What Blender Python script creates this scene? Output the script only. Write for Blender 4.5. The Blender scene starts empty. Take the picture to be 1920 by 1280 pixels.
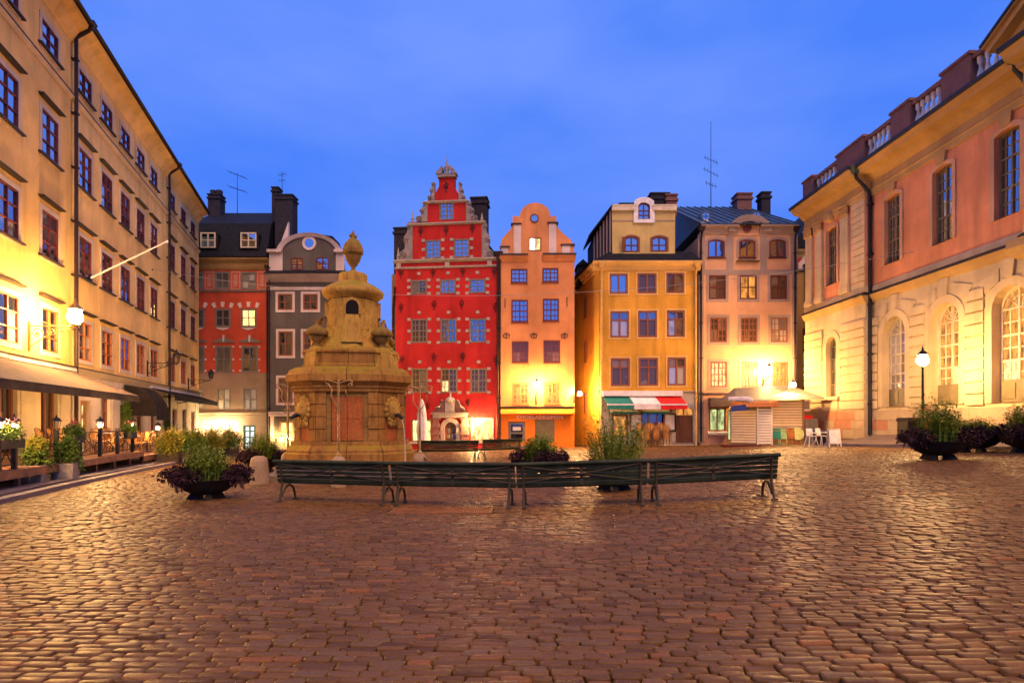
import bpy, math, random
import numpy as np
from mathutils import Vector, Matrix
from mathutils.geometry import tessellate_polygon
R = math.radians
rnd = random.Random(11)

# ------------------------------------------------------------------ camera, sky, warm fill lamp, exposure
sc = bpy.context.scene
EYE = 1.65                       # eye height over the middle of the square, metres
FPX, CXP, HYP = 1120.0, 960.0, 790.0   # surveyed focal length, centre column and horizon row of the photograph
cam_d = bpy.data.cameras.new('camera'); cam = bpy.data.objects.new('camera', cam_d)
sc.collection.objects.link(cam); sc.camera = cam
cam.location = (0, 0, EYE); cam.rotation_euler = (R(90), 0, 0)
cam_d.sensor_width = 36.0; cam_d.lens = 36.0*FPX/1920.0
cam_d.shift_y = (HYP-640.0)/1920.0
cam_d.clip_start = 0.1; cam_d.clip_end = 3000

SUN_EL, SUN_AZ = -2.0, 162.0      # the sky's set sun behind the viewer; the fill lamp shares its azimuth
w = bpy.data.worlds.new('World'); sc.world = w; w.use_nodes = True
nt = w.node_tree; nt.nodes.clear()
o_ = nt.nodes.new('ShaderNodeOutputWorld'); bg = nt.nodes.new('ShaderNodeBackground')
sky = nt.nodes.new('ShaderNodeTexSky'); sky.sky_type = 'NISHITA'; sky.sun_disc = False
sky.sun_elevation = R(SUN_EL); sky.sun_rotation = R(SUN_AZ)
sky.ozone_density = 6.0; sky.air_density = 1.0; sky.dust_density = 0.3
# dusk: the sky is deep blue with thin lilac cloud
hs = nt.nodes.new('ShaderNodeMix'); hs.data_type = 'RGBA'; hs.blend_type = 'MULTIPLY'
hs.inputs[0].default_value = 1.0; hs.inputs[7].default_value = (0.42, 0.62, 1.05, 1)
tc = nt.nodes.new('ShaderNodeTexCoord'); mp = nt.nodes.new('ShaderNodeMapping')
mp.inputs['Scale'].default_value = (1.0, 1.0, 2.6)
nz = nt.nodes.new('ShaderNodeTexNoise'); nz.inputs['Scale'].default_value = 2.1
nz.inputs['Detail'].default_value = 5; nz.inputs['Roughness'].default_value = 0.5
cr = nt.nodes.new('ShaderNodeMapRange'); cr.inputs[1].default_value = 0.34; cr.inputs[2].default_value = 0.74
cr.inputs[3].default_value = 0.0; cr.inputs[4].default_value = 1.0
vl = nt.nodes.new('ShaderNodeMix'); vl.data_type = 'RGBA'; vl.inputs[6].default_value = (0.20, 0.64, 2.75, 1); vl.inputs[7].default_value = (0.54, 0.96, 2.85, 1)   # thin veil of cloud, denser in places
cl = nt.nodes.new('ShaderNodeMix'); cl.data_type = 'RGBA'; cl.inputs[0].default_value = 0.86
nt.links.new(tc.outputs['Generated'], mp.inputs[0]); nt.links.new(mp.outputs[0], nz.inputs['Vector'])
nt.links.new(nz.outputs[0], cr.inputs[0]); nt.links.new(cr.outputs[0], vl.inputs[0]); nt.links.new(vl.outputs[2], cl.inputs[7])
nt.links.new(sky.outputs[0], hs.inputs[6]); nt.links.new(hs.outputs[2], cl.inputs[6])
nt.links.new(cl.outputs[2], bg.inputs[0]); nt.links.new(bg.outputs[0], o_.inputs[0])
bg.inputs[1].default_value = 0.15

sd = bpy.data.lights.new('glow_fill', 'SUN'); glow_fill = bpy.data.objects.new('glow_fill', sd); sc.collection.objects.link(glow_fill)
sd.energy = 1.3; sd.angle = R(48); sd.color = (1.0, 0.56, 0.25)  # added soft warm fill, stands in for the overall glow; no real sun there
_az = R(SUN_AZ); _el = R(53)
_dir = Vector((math.sin(_az)*math.cos(_el), math.cos(_az)*math.cos(_el), math.sin(_el)))   # towards the added fill lamp
glow_fill.rotation_euler = _dir.to_track_quat('Z', 'Y').to_euler()
LAMP = 1.0                        # common factor of the street lamps
sc.view_settings.view_transform = 'Standard'; sc.view_settings.look = 'None'
sc.view_settings.exposure = 1.45; sc.view_settings.gamma = 1.0; sc.view_settings.use_curve_mapping = False
sc.render.engine = 'CYCLES'
sc.cycles.use_denoising = True
sc.cycles.max_bounces = 5; sc.cycles.diffuse_bounces = 3; sc.cycles.glossy_bounces = 3
sc.cycles.sample_clamp_indirect = 6.0
sc.cycles.use_light_tree = True

# ------------------------------------------------------------------ helpers
col = sc.collection

class M:
    """collects faces; build() links them as one mesh object"""
    def __init__(s): s.v = []; s.f = []; s.sm = []
    def add(s, vs, fs, smooth=False):
        n = len(s.v); s.v += [tuple(p) for p in vs]
        s.f += [tuple(i+n for i in f) for f in fs]; s.sm += [smooth]*len(fs); return s
    def box(s, x0, x1, y0, y1, z0, z1):
        return s.add([(x0,y0,z0),(x1,y0,z0),(x1,y1,z0),(x0,y1,z0),(x0,y0,z1),(x1,y0,z1),(x1,y1,z1),(x0,y1,z1)],
              [(0,3,2,1),(4,5,6,7),(0,1,5,4),(1,2,6,5),(2,3,7,6),(3,0,4,7)])
    def hexa(s, b, t):
        return s.add(list(b)+list(t), [(0,3,2,1),(4,5,6,7),(0,1,5,4),(1,2,6,5),(2,3,7,6),(3,0,4,7)])
    def prism(s, poly, y0, y1):
        """polygon given in (x, z), extruded from y0 (front) to y1 (back)"""
        n = len(poly); vs = [(x,y0,z) for x,z in poly]+[(x,y1,z) for x,z in poly]
        tr = tessellate_polygon([[Vector((x,z,0)) for x,z in poly]])
        fs = [tuple(t) for t in tr]+[tuple(i+n for i in t) for t in tr]
        fs += [(i,(i+1)%n,(i+1)%n+n,i+n) for i in range(n)]
        return s.add(vs, fs)
    def prismz(s, poly, z0, z1):
        n = len(poly); vs = [(x,y,z0) for x,y in poly]+[(x,y,z1) for x,y in poly]
        fs = [tuple(range(n)), tuple(range(n,2*n))]+[(i,(i+1)%n,(i+1)%n+n,i+n) for i in range(n)]
        return s.add(vs, fs)
    def prismx(s, poly, x0, x1):
        """polygon in (y, z), extruded along x"""
        n = len(poly); vs = [(x0,y,z) for y,z in poly]+[(x1,y,z) for y,z in poly]
        tr = tessellate_polygon([[Vector((y,z,0)) for y,z in poly]])
        fs = [tuple(t) for t in tr]+[tuple(i+n for i in t) for t in tr]
        fs += [(i,(i+1)%n,(i+1)%n+n,i+n) for i in range(n)]
        return s.add(vs, fs)
    def loft(s, rings, cap=True, smooth=False):
        n = len(rings[0]); vs = [p for r in rings for p in r]; fs = []
        for k in range(len(rings)-1):
            for i in range(n):
                j = (i+1)%n; fs.append((k*n+i,k*n+j,(k+1)*n+j,(k+1)*n+i))
        s.add(vs, fs, smooth)
        if cap: s.add(rings[0]+rings[-1], [tuple(range(n)), tuple(range(n,2*n))])
        return s
    def lathe(s, prof, cx=0, cy=0, seg=14, smooth=True, cap=True):
        return s.loft([[(cx+r*math.cos(2*math.pi*i/seg), cy+r*math.sin(2*math.pi*i/seg), z) for i in range(seg)] for r,z in prof], cap, smooth)
    def tube(s, pts, r, seg=6, smooth=True):
        pts = [Vector(p) for p in pts]; rings = []
        rr = r if isinstance(r,(list,tuple)) else [r]*len(pts)
        for i,p in enumerate(pts):
            a = pts[max(i-1,0)]; b = pts[min(i+1,len(pts)-1)]; d = (b-a)
            if d.length < 1e-6: d = Vector((0,0,1))
            d.normalize(); up = Vector((0,0,1)) if abs(d.z) < .9 else Vector((1,0,0))
            e1 = d.cross(up).normalized(); e2 = d.cross(e1)
            rings.append([tuple(p+e1*(rr[i]*math.cos(2*math.pi*k/seg))+e2*(rr[i]*math.sin(2*math.pi*k/seg))) for k in range(seg)])
        return s.loft(rings, True, smooth)
    def ball(s, c, r, seg=10, rings=7, sz=1.0):
        pr = [(max(r*math.sin(math.pi*k/rings),.001), c[2]+sz*r*-math.cos(math.pi*k/rings)) for k in range(rings+1)]
        return s.lathe(pr, c[0], c[1], seg, True, False)
    def mesh(s, name, mat):
        me = bpy.data.meshes.new(name); me.from_pydata(s.v, [], s.f)
        if any(s.sm): me.polygons.foreach_set('use_smooth', s.sm)
        if mat is not None: me.materials.append(mat)
        me.update(); return me
    def build(s, name, mat, parent=None, loc=(0,0,0), rot=(0,0,0)):
        return mk(name, s.mesh(name, mat), parent, loc, rot)

def mk(name, me, parent=None, loc=(0,0,0), rot=(0,0,0)):
    o = bpy.data.objects.new(name, me); col.objects.link(o)
    o.parent = parent; o.location = loc; o.rotation_euler = rot; return o
def tag(o, label=None, cat=None, group=None, kind=None):
    if label: o['label'] = label
    if cat: o['category'] = cat
    if group: o['group'] = group
    if kind: o['kind'] = kind
    return o
def thing(name, label, cat, loc=(0,0,0), rz=0.0, group=None):
    return tag(mk(name, None, None, loc, (0,0,rz)), label, cat, group)
def copy_tree(o, parent=None):
    c = o.copy(); col.objects.link(c); c.parent = parent
    for ch in list(o.children): copy_tree(ch, c)
    return c
_cache = {}
def shared(key, fn):
    if key not in _cache: _cache[key] = fn()
    return _cache[key]

def at(px, py, Y):
    """survey point: where the sight line of a photo point meets depth Y"""
    return Vector(((px-CXP)/FPX*Y, Y, EYE-(py-HYP)/FPX*Y))

class Fac:
    """a facade plane standing on the line A-B (left to right as one faces it)"""
    def __init__(s, A, B):
        s.A = A; s.B = B; L = math.hypot(B[0]-A[0], B[1]-A[1]); s.L = L
        s.d = ((B[0]-A[0])/L, (B[1]-A[1])/L); s.rz = math.atan2(s.d[1], s.d[0])
    def uz(s, px, py):
        dx = (px-CXP)/FPX; u = (dx*s.A[1]-s.A[0])/(s.d[0]-dx*s.d[1]); t = s.A[1]+u*s.d[1]
        return u, EYE-(py-HYP)/FPX*t
    def u(s, px): return s.uz(px, HYP)[0]
    def z(s, py, px=None):
        if px is None:
            t = .5*(s.A[1]+s.B[1]); return EYE-(py-HYP)/FPX*t
        return s.uz(px, py)[1]
    def rect(s, x0, y0, x1, y1):
        """centre u, sill z, width, height"""
        u0 = s.u(x0); u1 = s.u(x1); xm = .5*(x0+x1)
        za = s.z(y1, xm); zb = s.z(y0, xm); return (.5*(u0+u1), za, u1-u0, zb-za)
    def world(s, u, wout, z):
        return Vector((s.A[0]+u*s.d[0]+wout*s.d[1], s.A[1]+u*s.d[1]-wout*s.d[0], z))
    def root(s, name, label, cat, group=None):
        return thing(name, label, cat, (s.A[0], s.A[1], 0), s.rz, group)

def gz(x, y):
    """height of the paving: it climbs to the right and falls a little to the far left"""
    x = np.asarray(x, float); y = np.asarray(y, float)
    A = np.power(np.clip(x/17.0, 0, 1.15), 1.3); B = np.clip(.79-.0285*(y-20), .2, 1.0)
    N = -.5*np.clip(-x/18.0, 0, 1.2)*np.clip((y-15)/33.0, 0, 1)
    return A*B+N
def g(x, y): return float(gz(x, y))

# ------------------------------------------------------------------ materials
def _mat(name):
    m = bpy.data.materials.new(name); m.use_nodes = True
    n = m.node_tree; b = n.nodes['Principled BSDF']; return m, n, b
def _noise(n, scale, detail=4, rough=.55, vec=None, dist=0):
    t = n.nodes.new('ShaderNodeTexNoise'); t.inputs['Scale'].default_value = scale
    t.inputs['Detail'].default_value = detail; t.inputs['Roughness'].default_value = rough
    t.inputs['Distortion'].default_value = dist
    if vec is not None: n.links.new(vec, t.inputs['Vector'])
    return t
def _ramp(n, src, a, b, lo=0., hi=1.):
    r = n.nodes.new('ShaderNodeMapRange'); r.inputs[1].default_value = a; r.inputs[2].default_value = b
    r.inputs[3].default_value = lo; r.inputs[4].default_value = hi; n.links.new(src, r.inputs[0]); return r.outputs[0]
def _mix(n, fac, a, b, mode='MIX'):
    x = n.nodes.new('ShaderNodeMix'); x.data_type = 'RGBA'; x.blend_type = mode
    if hasattr(fac, 'links'): n.links.new(fac, x.inputs[0])
    else: x.inputs[0].default_value = fac
    for k, c in ((6, a), (7, b)):
        if hasattr(c, 'links'): n.links.new(c, x.inputs[k])
        else: x.inputs[k].default_value = (c[0], c[1], c[2], 1)
    return x.outputs[2]
def _bump(n, b, src, strength, dist=.02):
    u = n.nodes.new('ShaderNodeBump'); u.inputs['Strength'].default_value = strength; u.inputs['Distance'].default_value = dist
    n.links.new(src, u.inputs['Height']); n.links.new(u.outputs[0], b.inputs['Normal'])
def _pos(n, scale=(1,1,1)):
    t = n.nodes.new('ShaderNodeNewGeometry'); m = n.nodes.new('ShaderNodeMapping'); m.inputs['Scale'].default_value = scale
    n.links.new(t.outputs['Position'], m.inputs[0]); return m.outputs[0]

def plaster(name, c, dirt=.5, rough=.88, dark=.52, light=1.2):
    m, n, b = _mat(name)
    a = _noise(n, .45, 5, .6, _pos(n)); s = _noise(n, 1.0, 4, .6, _pos(n, (1.6, 1.6, .16))); f = _noise(n, 14, 3, .6, _pos(n))
    c1 = _mix(n, _ramp(n, a.outputs[0], .3, .7), [x*dark**.5 for x in c], [min(x*light, 1) for x in c])
    c2 = _mix(n, _ramp(n, s.outputs[0], .50, .74, 0, dirt), c1, [x*dark*.8 for x in c])
    c3 = _mix(n, _ramp(n, f.outputs[0], .3, .75, 0, .22), c2, [x*.78 for x in c])
    pt = _noise(n, 1.1, 6, .7, _pos(n), 1.2); c3 = _mix(n, _ramp(n, pt.outputs[0], .60, .66, 0, .28), c3, [x*.70 for x in c])      # patched render
    n.links.new(c3, b.inputs['Base Color']); b.inputs['Roughness'].default_value = rough
    b.inputs['Specular IOR Level'].default_value = .15
    h = n.nodes.new('ShaderNodeMath'); h.operation = 'ADD'; n.links.new(f.outputs[0], h.inputs[0]); n.links.new(a.outputs[0], h.inputs[1])
    _bump(n, b, h.outputs[0], .35, .015); return m
def stone(name, c1, c2, scale=2.0, rough=.8, bump=.6, moss=None, spec=.3, streak=False):
    m, n, b = _mat(name)
    a = _noise(n, scale, 6, .62, _pos(n)); f = _noise(n, scale*9, 4, .65, _pos(n))
    cc = _mix(n, _ramp(n, a.outputs[0], .32, .68), c1, c2)
    cc = _mix(n, _ramp(n, f.outputs[0], .35, .75, 0, .45), cc, [x*.55 for x in c1])
    if streak:
        st = _noise(n, 5.0, 5, .65, _pos(n, (1.5, 1.5, .25))); cc = _mix(n, _ramp(n, st.outputs[0], .50, .66, 0, .6), cc, [c1[0]*.38, c1[1]*.40, c1[2]*.5])
    if moss:
        t = n.nodes.new('ShaderNodeNewGeometry'); sp = n.nodes.new('ShaderNodeSeparateXYZ'); n.links.new(t.outputs['Normal'], sp.inputs[0])
        mm = n.nodes.new('ShaderNodeMath'); mm.operation = 'MULTIPLY'
        n.links.new(_ramp(n, sp.outputs[2], .05, .8), mm.inputs[0]); n.links.new(_ramp(n, a.outputs[0], .38, .6), mm.inputs[1])
        cc = _mix(n, mm.outputs[0], cc, moss)
    n.links.new(cc, b.inputs['Base Color']); b.inputs['Roughness'].default_value = rough; b.inputs['Specular IOR Level'].default_value = spec
    h = n.nodes.new('ShaderNodeMath'); h.operation = 'ADD'; n.links.new(f.outputs[0], h.inputs[0]); n.links.new(a.outputs[0], h.inputs[1])
    _bump(n, b, h.outputs[0], bump, .03); return m
def paint(name, c, rough=.5, metal=0., var=.16, spec=.3, bump=.08, scale=3):
    m, n, b = _mat(name)
    a = _noise(n, scale, 4, .6, _pos(n))
    n.links.new(_mix(n, _ramp(n, a.outputs[0], .3, .7), [x*(1-var) for x in c], [min(1, x*(1+var)) for x in c]), b.inputs['Base Color'])
    b.inputs['Roughness'].default_value = rough; b.inputs['Metallic'].default_value = metal; b.inputs['Specular IOR Level'].default_value = spec
    if bump: _bump(n, b, a.outputs[0], bump, .01)
    return m
def emit(name, c, strength):
    m, n, b = _mat(name); b.inputs['Base Color'].default_value = (*c, 1)
    b.inputs['Emission Color'].default_value = (*c, 1); b.inputs['Emission Strength'].default_value = strength; return m
def glass(name, dark=(.012,.014,.018), pale=(.10,.09,.075), refl=.42, curtain=.25):
    """old window glass over a dim room: part mirror, part what hangs behind it (differs from pane to pane)"""
    m = bpy.data.materials.new(name); m.use_nodes = True; n = m.node_tree; n.nodes.clear()
    out = n.nodes.new('ShaderNodeOutputMaterial'); df = n.nodes.new('ShaderNodeBsdfDiffuse'); gl = n.nodes.new('ShaderNodeBsdfGlossy')
    gl.inputs['Roughness'].default_value = .03; gl.inputs['Color'].default_value = (.92,.95,1,1)
    oi = n.nodes.new('ShaderNodeObjectInfo'); nz_ = _noise(n, 1.3, 3, .5, _pos(n))
    ad = n.nodes.new('ShaderNodeMath'); ad.operation = 'ADD'; n.links.new(oi.outputs['Random'], ad.inputs[0]); n.links.new(nz_.outputs[0], ad.inputs[1])
    n.links.new(_mix(n, _ramp(n, ad.outputs[0], 1.5-curtain*1.4, 1.5-curtain*1.4+.2), dark, pale), df.inputs[0])
    bp = n.nodes.new('ShaderNodeBump'); bp.inputs['Strength'].default_value = .12; bp.inputs['Distance'].default_value = .02
    n2 = _noise(n, 2.2, 2, .5, _pos(n)); n.links.new(n2.outputs[0], bp.inputs['Height']); n.links.new(bp.outputs[0], gl.inputs['Normal'])
    lw = n.nodes.new('ShaderNodeLayerWeight'); lw.inputs[0].default_value = .35
    fc = _ramp(n, lw.outputs['Fresnel'], 0., 1., refl, 1.)
    mx = n.nodes.new('ShaderNodeMixShader'); n.links.new(fc, mx.inputs[0]); n.links.new(df.outputs[0], mx.inputs[1]); n.links.new(gl.outputs[0], mx.inputs[2])
    n.links.new(mx.outputs[0], out.inputs[0]); return m
def litglass(name, c, strength, var=.6, scale=2.5):
    """a lit room behind glass, with curtains and things standing in it"""
    m, n, b = _mat(name); b.inputs['Roughness'].default_value = .08; b.inputs['Base Color'].default_value = (.02,.02,.02,1)
    a = _noise(n, scale, 3, .55, _pos(n, (2.2, 2.2, .7))); d = _noise(n, scale*2.5, 4, .6, _pos(n))
    cc = _mix(n, _ramp(n, a.outputs[0], .35, .65), [x*(1-var) for x in c], c)
    cc = _mix(n, _ramp(n, d.outputs[0], .55, .7, 0, var), cc, [c[0]*.25, c[1]*.16, c[2]*.1])
    n.links.new(cc, b.inputs['Emission Color']); b.inputs['Emission Strength'].default_value = strength; return m
def leafmat(name, c1, c2, trans=.25):
    m, n, b = _mat(name)
    g_ = n.nodes.new('ShaderNodeNewGeometry'); a = _noise(n, 3.5, 2, .5, _pos(n))
    ad = n.nodes.new('ShaderNodeMath'); ad.operation = 'MULTIPLY_ADD'; ad.inputs[1].default_value = .5
    n.links.new(g_.outputs['Random Per Island'], ad.inputs[0]); n.links.new(a.outputs[0], ad.inputs[2])
    n.links.new(_mix(n, _ramp(n, ad.outputs[0], .35, 1.05), c1, c2), b.inputs['Base Color'])
    b.inputs['Roughness'].default_value = .55; b.inputs['Specular IOR Level'].default_value = .15
    b.inputs['Transmission Weight'].default_value = 0; b.inputs['Subsurface Weight'].default_value = 0
    return m

MT = dict(
 y_left=plaster('yellow_plaster', (.84,.52,.15)), y_left2=plaster('yellow_plaster_b', (.85,.54,.17)),
 cream=plaster('cream_plaster', (.66,.55,.38), .3), trim=plaster('pale_trim', (.62,.50,.34), .2),
 red=plaster('red_plaster', (.47,.026,.022), .6), red_d=plaster('old_red_plaster', (.50,.075,.035), .45),
 orange=plaster('orange_plaster', (.66,.27,.10), .5), orange_d=plaster('orange_paint', (.72,.20,.02), .3),
 gold=plaster('golden_plaster', (.66,.34,.045), .55), gold_p=plaster('ochre_plaster', (.56,.42,.15), .3),
 gold_t=plaster('golden_trim', (.72,.46,.16), .2), pink=plaster('salmon_plaster', (.68,.38,.20), .25),
 lilac=plaster('mauve_trim', (.36,.27,.22), .2), grey=plaster('grey_plaster', (.12,.105,.085), .3),
 rose=plaster('rose_white_plaster', (.66,.54,.46), .25), brown=plaster('brown_plaster', (.30,.20,.12), .5),
 salmon=plaster('salmon_orange_plaster', (.74,.30,.13), .5), peach=plaster('peach_trim', (.62,.36,.19), .3), nobel=plaster('limewashed_stone', (.60,.47,.26), .45),
 nobel_c=plaster('cornice_stone', (.50,.32,.12), .3), pinkband=plaster('rose_band', (.46,.20,.14), .4),
 ochre=plaster('ochre_cornice', (.36,.22,.08), .3),
 white=paint('white_paint', (.74,.72,.68), .5), offw=paint('old_white_paint', (.62,.58,.50), .6),
 sand=stone('pale_carved_stone', (.34,.29,.23), (.50,.44,.36), 3.0), sandd=stone('grey_carved_stone', (.20,.17,.15), (.36,.31,.27), 3.0),
 plinth1=stone('plinth_stone_tan', (.42,.30,.17), (.52,.38,.22), 2), plinth2=stone('plinth_stone_red', (.46,.17,.08), (.50,.26,.13), 2),
 baluster=paint('pale_baluster', (.62,.58,.54), .6), redst=stone('red_sandstone', (.17,.075,.06), (.24,.11,.085), 2.5),
 fount=stone('mossy_fountain_stone', (.42,.22,.035), (.64,.38,.075), 1.6, .75, .6, moss=(.25,.20,.010), spec=.15, streak=True),
 fount2=stone('red_fountain_stone', (.40,.10,.025), (.54,.19,.045), 2.2, .75, .8, spec=.15), fountd=stone('dark_fountain_stone', (.23,.125,.026), (.38,.22,.05), 2.2, .75, .5, moss=(.20,.16,.012), spec=.15, streak=True),
 boll=stone('bollard_stone', (.34,.22,.10), (.46,.31,.15), 2.5),
 roof=paint('black_sheet_roof', (.009,.010,.013), .7, 0, .4, .15, .2, 3), roofb=paint('blue_sheet_roof', (.035,.06,.085), .42, .2, .3, .5, .15, 3),
 chim=paint('dark_brick_chimney', (.028,.025,.030), .85, 0, .4, .2, .3, 5), iron=paint('black_iron', (.016,.015,.014), .45, .4, .3, .4),
 irong=paint('gilded_iron', (.42,.26,.08), .45, .6, .3), pipe=paint('dark_downpipe', (.035,.02,.016), .5, .2), pipey=paint('painted_downpipe', (.62,.40,.12), .5),
 fr_red=paint('red_window_frame', (.13,.026,.020), .5), fr_br=paint('brown_window_frame', (.22,.075,.035), .5), fr_grey=paint('grey_window_frame', (.17,.15,.12), .5),
 fr_ol=paint('olive_window_frame', (.20,.16,.075), .55), fr_or=paint('orange_window_frame', (.42,.12,.03), .5), fr_cream=paint('cream_window_frame', (.55,.47,.32), .55),
 fr_green=paint('dark_green_door_paint', (.02,.045,.04), .45), wood=paint('brown_door_wood', (.13,.045,.02), .5), woodl=paint('oak_wood', (.30,.15,.06), .55),
 deck=paint('deck_boards', (.22,.10,.045), .6, 0, .4), hood=paint('dark_sheet_metal', (.045,.032,.026), .5, .2),
 awn=paint('dark_awning_cloth', (.050,.036,.028), .9, 0, .3, .1), awn2=paint('brown_awning_cloth', (.16,.115,.085), .9, 0, .25, .1), awn_b=paint('black_awning_cloth', (.022,.017,.015), .9, 0, .3, .1),
 bench=paint('dark_green_bench_paint', (.034,.042,.016), .55, 0, .45, .15), benchi=paint('olive_cast_iron', (.075,.055,.028), .5, .3),
 bowl=paint('black_steel_bowl', (.022,.017,.013), .65, 0, .16, .15), pot=stone('concrete_pot', (.26,.22,.18), (.36,.31,.26), 4),
 rattan=paint('rattan', (.46,.22,.06), .55, 0, .35), rattand=paint('dark_rattan', (.20,.09,.03), .5, 0, .35),
 green=paint('green_cloth', (.02,.19,.15), .8), redc=paint('red_cloth', (.70,.015,.015), .8), whitec=paint('white_cloth', (.74,.70,.70), .85),
 lilacc=paint('pale_lilac_cloth', (.58,.52,.56), .9), creamc=paint('cream_cloth', (.66,.56,.38), .85), shutter=paint('cream_roller_shutter', (.72,.56,.32), .5, 0, .07),
 shutw=paint('white_roller_shutter', (.74,.68,.58), .5, 0, .05), blue=paint('blue_board', (.04,.06,.22), .5), mint=paint('mint_green_metal', (.26,.42,.20), .5), lime=paint('lime_table_top', (.50,.56,.20), .5),
 mat_red=paint('dark_red_step', (.10,.012,.014), .8), plast=paint('white_plastic', (.72,.68,.62), .4), rust=paint('rusty_iron', (.30,.12,.04), .6, .3, .4),
 gutter=paint('dark_gutter', (.03,.03,.03), .5, .4), copper=paint('green_copper', (.08,.14,.10), .6), kerb=stone('kerb_granite', (.17,.13,.11), (.26,.20,.17), 4, .6),
 greenl=leafmat('green_leaf', (.035,.075,.012), (.12,.19,.025)), fern=leafmat('fern_leaf', (.08,.13,.010), (.24,.30,.025)), yellowl=leafmat('yellow_green_leaf', (.10,.11,.01), (.30,.25,.03)),
 purple=leafmat('dark_purple_leaf', (.010,.005,.006), (.055,.018,.018)), flower=leafmat('red_flower', (.40,.02,.03), (.60,.08,.10)), orfl=leafmat('orange_flower', (.50,.12,.02), (.62,.22,.05)), pinkfl=leafmat('pink_flower', (.40,.12,.20), (.55,.25,.32)),
 soil=paint('soil', (.03,.02,.012), .95),
 gl=glass('window_glass'), gl_dark=glass('dim_window_glass', refl=.20, curtain=.15), gl_cur=glass('curtained_glass', (.20,.18,.15), (.42,.40,.36), .22, .5), gl_dim=glass('dim_brown_window_glass', (.095,.055,.030), (.22,.15,.09), .03, .3), gl_sky=glass('upper_window_glass', refl=.66, curtain=.06),
 lit_hot=emit('lamp_seen_in_window', (1.0,.72,.34), 14),
 lit=litglass('lit_window', (1.0,.62,.16), 1.5), lit_w=litglass('lit_shop_window', (1.0,.70,.26), .85, .75, 3.5), lit_or=litglass('dim_lit_window', (.9,.34,.06), .55, .8), lit_g=litglass('lit_green_shop', (.55,.62,.25), .6, .8),
 lit_pale=litglass('pale_lit_door_glass', (.75,.85,.80), .8, .35), void=paint('dark_opening', (.006,.005,.005), .9),
 bulb=emit('sodium_lamp', (1.0,.55,.18), 950), bulb_l=emit('large_lamp', (1.0,.55,.18), 560), bulb_p=emit('post_lamp', (1.0,.56,.20), 430), cable=paint('grey_cable', (.30,.28,.26), .6), fountb=stone('brown_fountain_stone', (.30,.135,.025), (.50,.25,.05), 1.6, .75, .6, moss=(.25,.19,.010), spec=.15, streak=True), bulb_s=emit('small_lamp', (1.0,.55,.19), 900), bulb_w=emit('white_lamp', (1.0,.78,.46), 500), lampglass=glass('lantern_glass', (.05,.04,.025), (.16,.12,.06), .15),
)

# ------------------------------------------------------------------ walls, windows
def win_outline(w, h, rise=0., n=10):
    """outline in (x, z), sill centre at the origin; rise = height of the arched head"""
    if rise <= 0: return [(-w/2,0),(w/2,0),(w/2,h),(-w/2,h)]
    pts = [(-w/2,0),(w/2,0)]
    rr = (w*w/4+rise*rise)/(2*rise); zc = h-rr; a0 = math.asin(min(1, (w/2)/rr))
    if rise > w/2-1e-4: a0 = math.pi/2
    for k in range(n+1):
        a = a0-2*a0*k/n; pts.append((rr*math.sin(a), zc+rr*math.cos(a)))
    return pts
def arch_z(x, w, h, rise):
    if rise <= 0: return h
    rr = (w*w/4+rise*rise)/(2*rise); return h-rr+math.sqrt(max(rr*rr-x*x, 0))

def wall(name, mat, parent, outline, holes=(), reveal=.22, thick=.5, y0=0.):
    """wall front at y0 with real openings; reveal faces go back into the openings, sides go back by thick"""
    def jit(p): return (p[0]+rnd.uniform(-2e-4, 2e-4), p[1]+rnd.uniform(-2e-4, 2e-4))
    outline = [jit(p) for p in outline]; holes = [[jit(p) for p in h] for h in holes]
    loops = [outline]+list(holes); m = M()
    flat = [p for l in loops for p in l]
    tr = tessellate_polygon([[Vector((x, z, 0)) for x, z in l] for l in loops])
    m.add([(x, y0, z) for x, z in flat], [tuple(t) for t in tr])
    for i, l in enumerate(loops):
        d = thick if i == 0 else reveal; k = len(l)
        m.add([(x, y0, z) for x, z in l]+[(x, y0+d, z) for x, z in l], [(a, (a+1) % k, (a+1) % k+k, a+k) for a in range(k)])
    return m.build(name, mat, parent)

def hole(u, z, w, h, rise=0.): return [(u+x, z+zz) for x, zz in win_outline(w, h, rise)]

def ring(m, out, inn, y0, y1):
    n = len(out)
    m.add([(x,y0,z) for x,z in out]+[(x,y0,z) for x,z in inn]+[(x,y1,z) for x,z in out]+[(x,y1,z) for x,z in inn],
          [(i,(i+1)%n,n+(i+1)%n,n+i) for i in range(n)]+[(n+i,n+(i+1)%n,3*n+(i+1)%n,3*n+i) for i in range(n)]+[(i,(i+1)%n,2*n+(i+1)%n,2*n+i) for i in range(n)])

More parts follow.
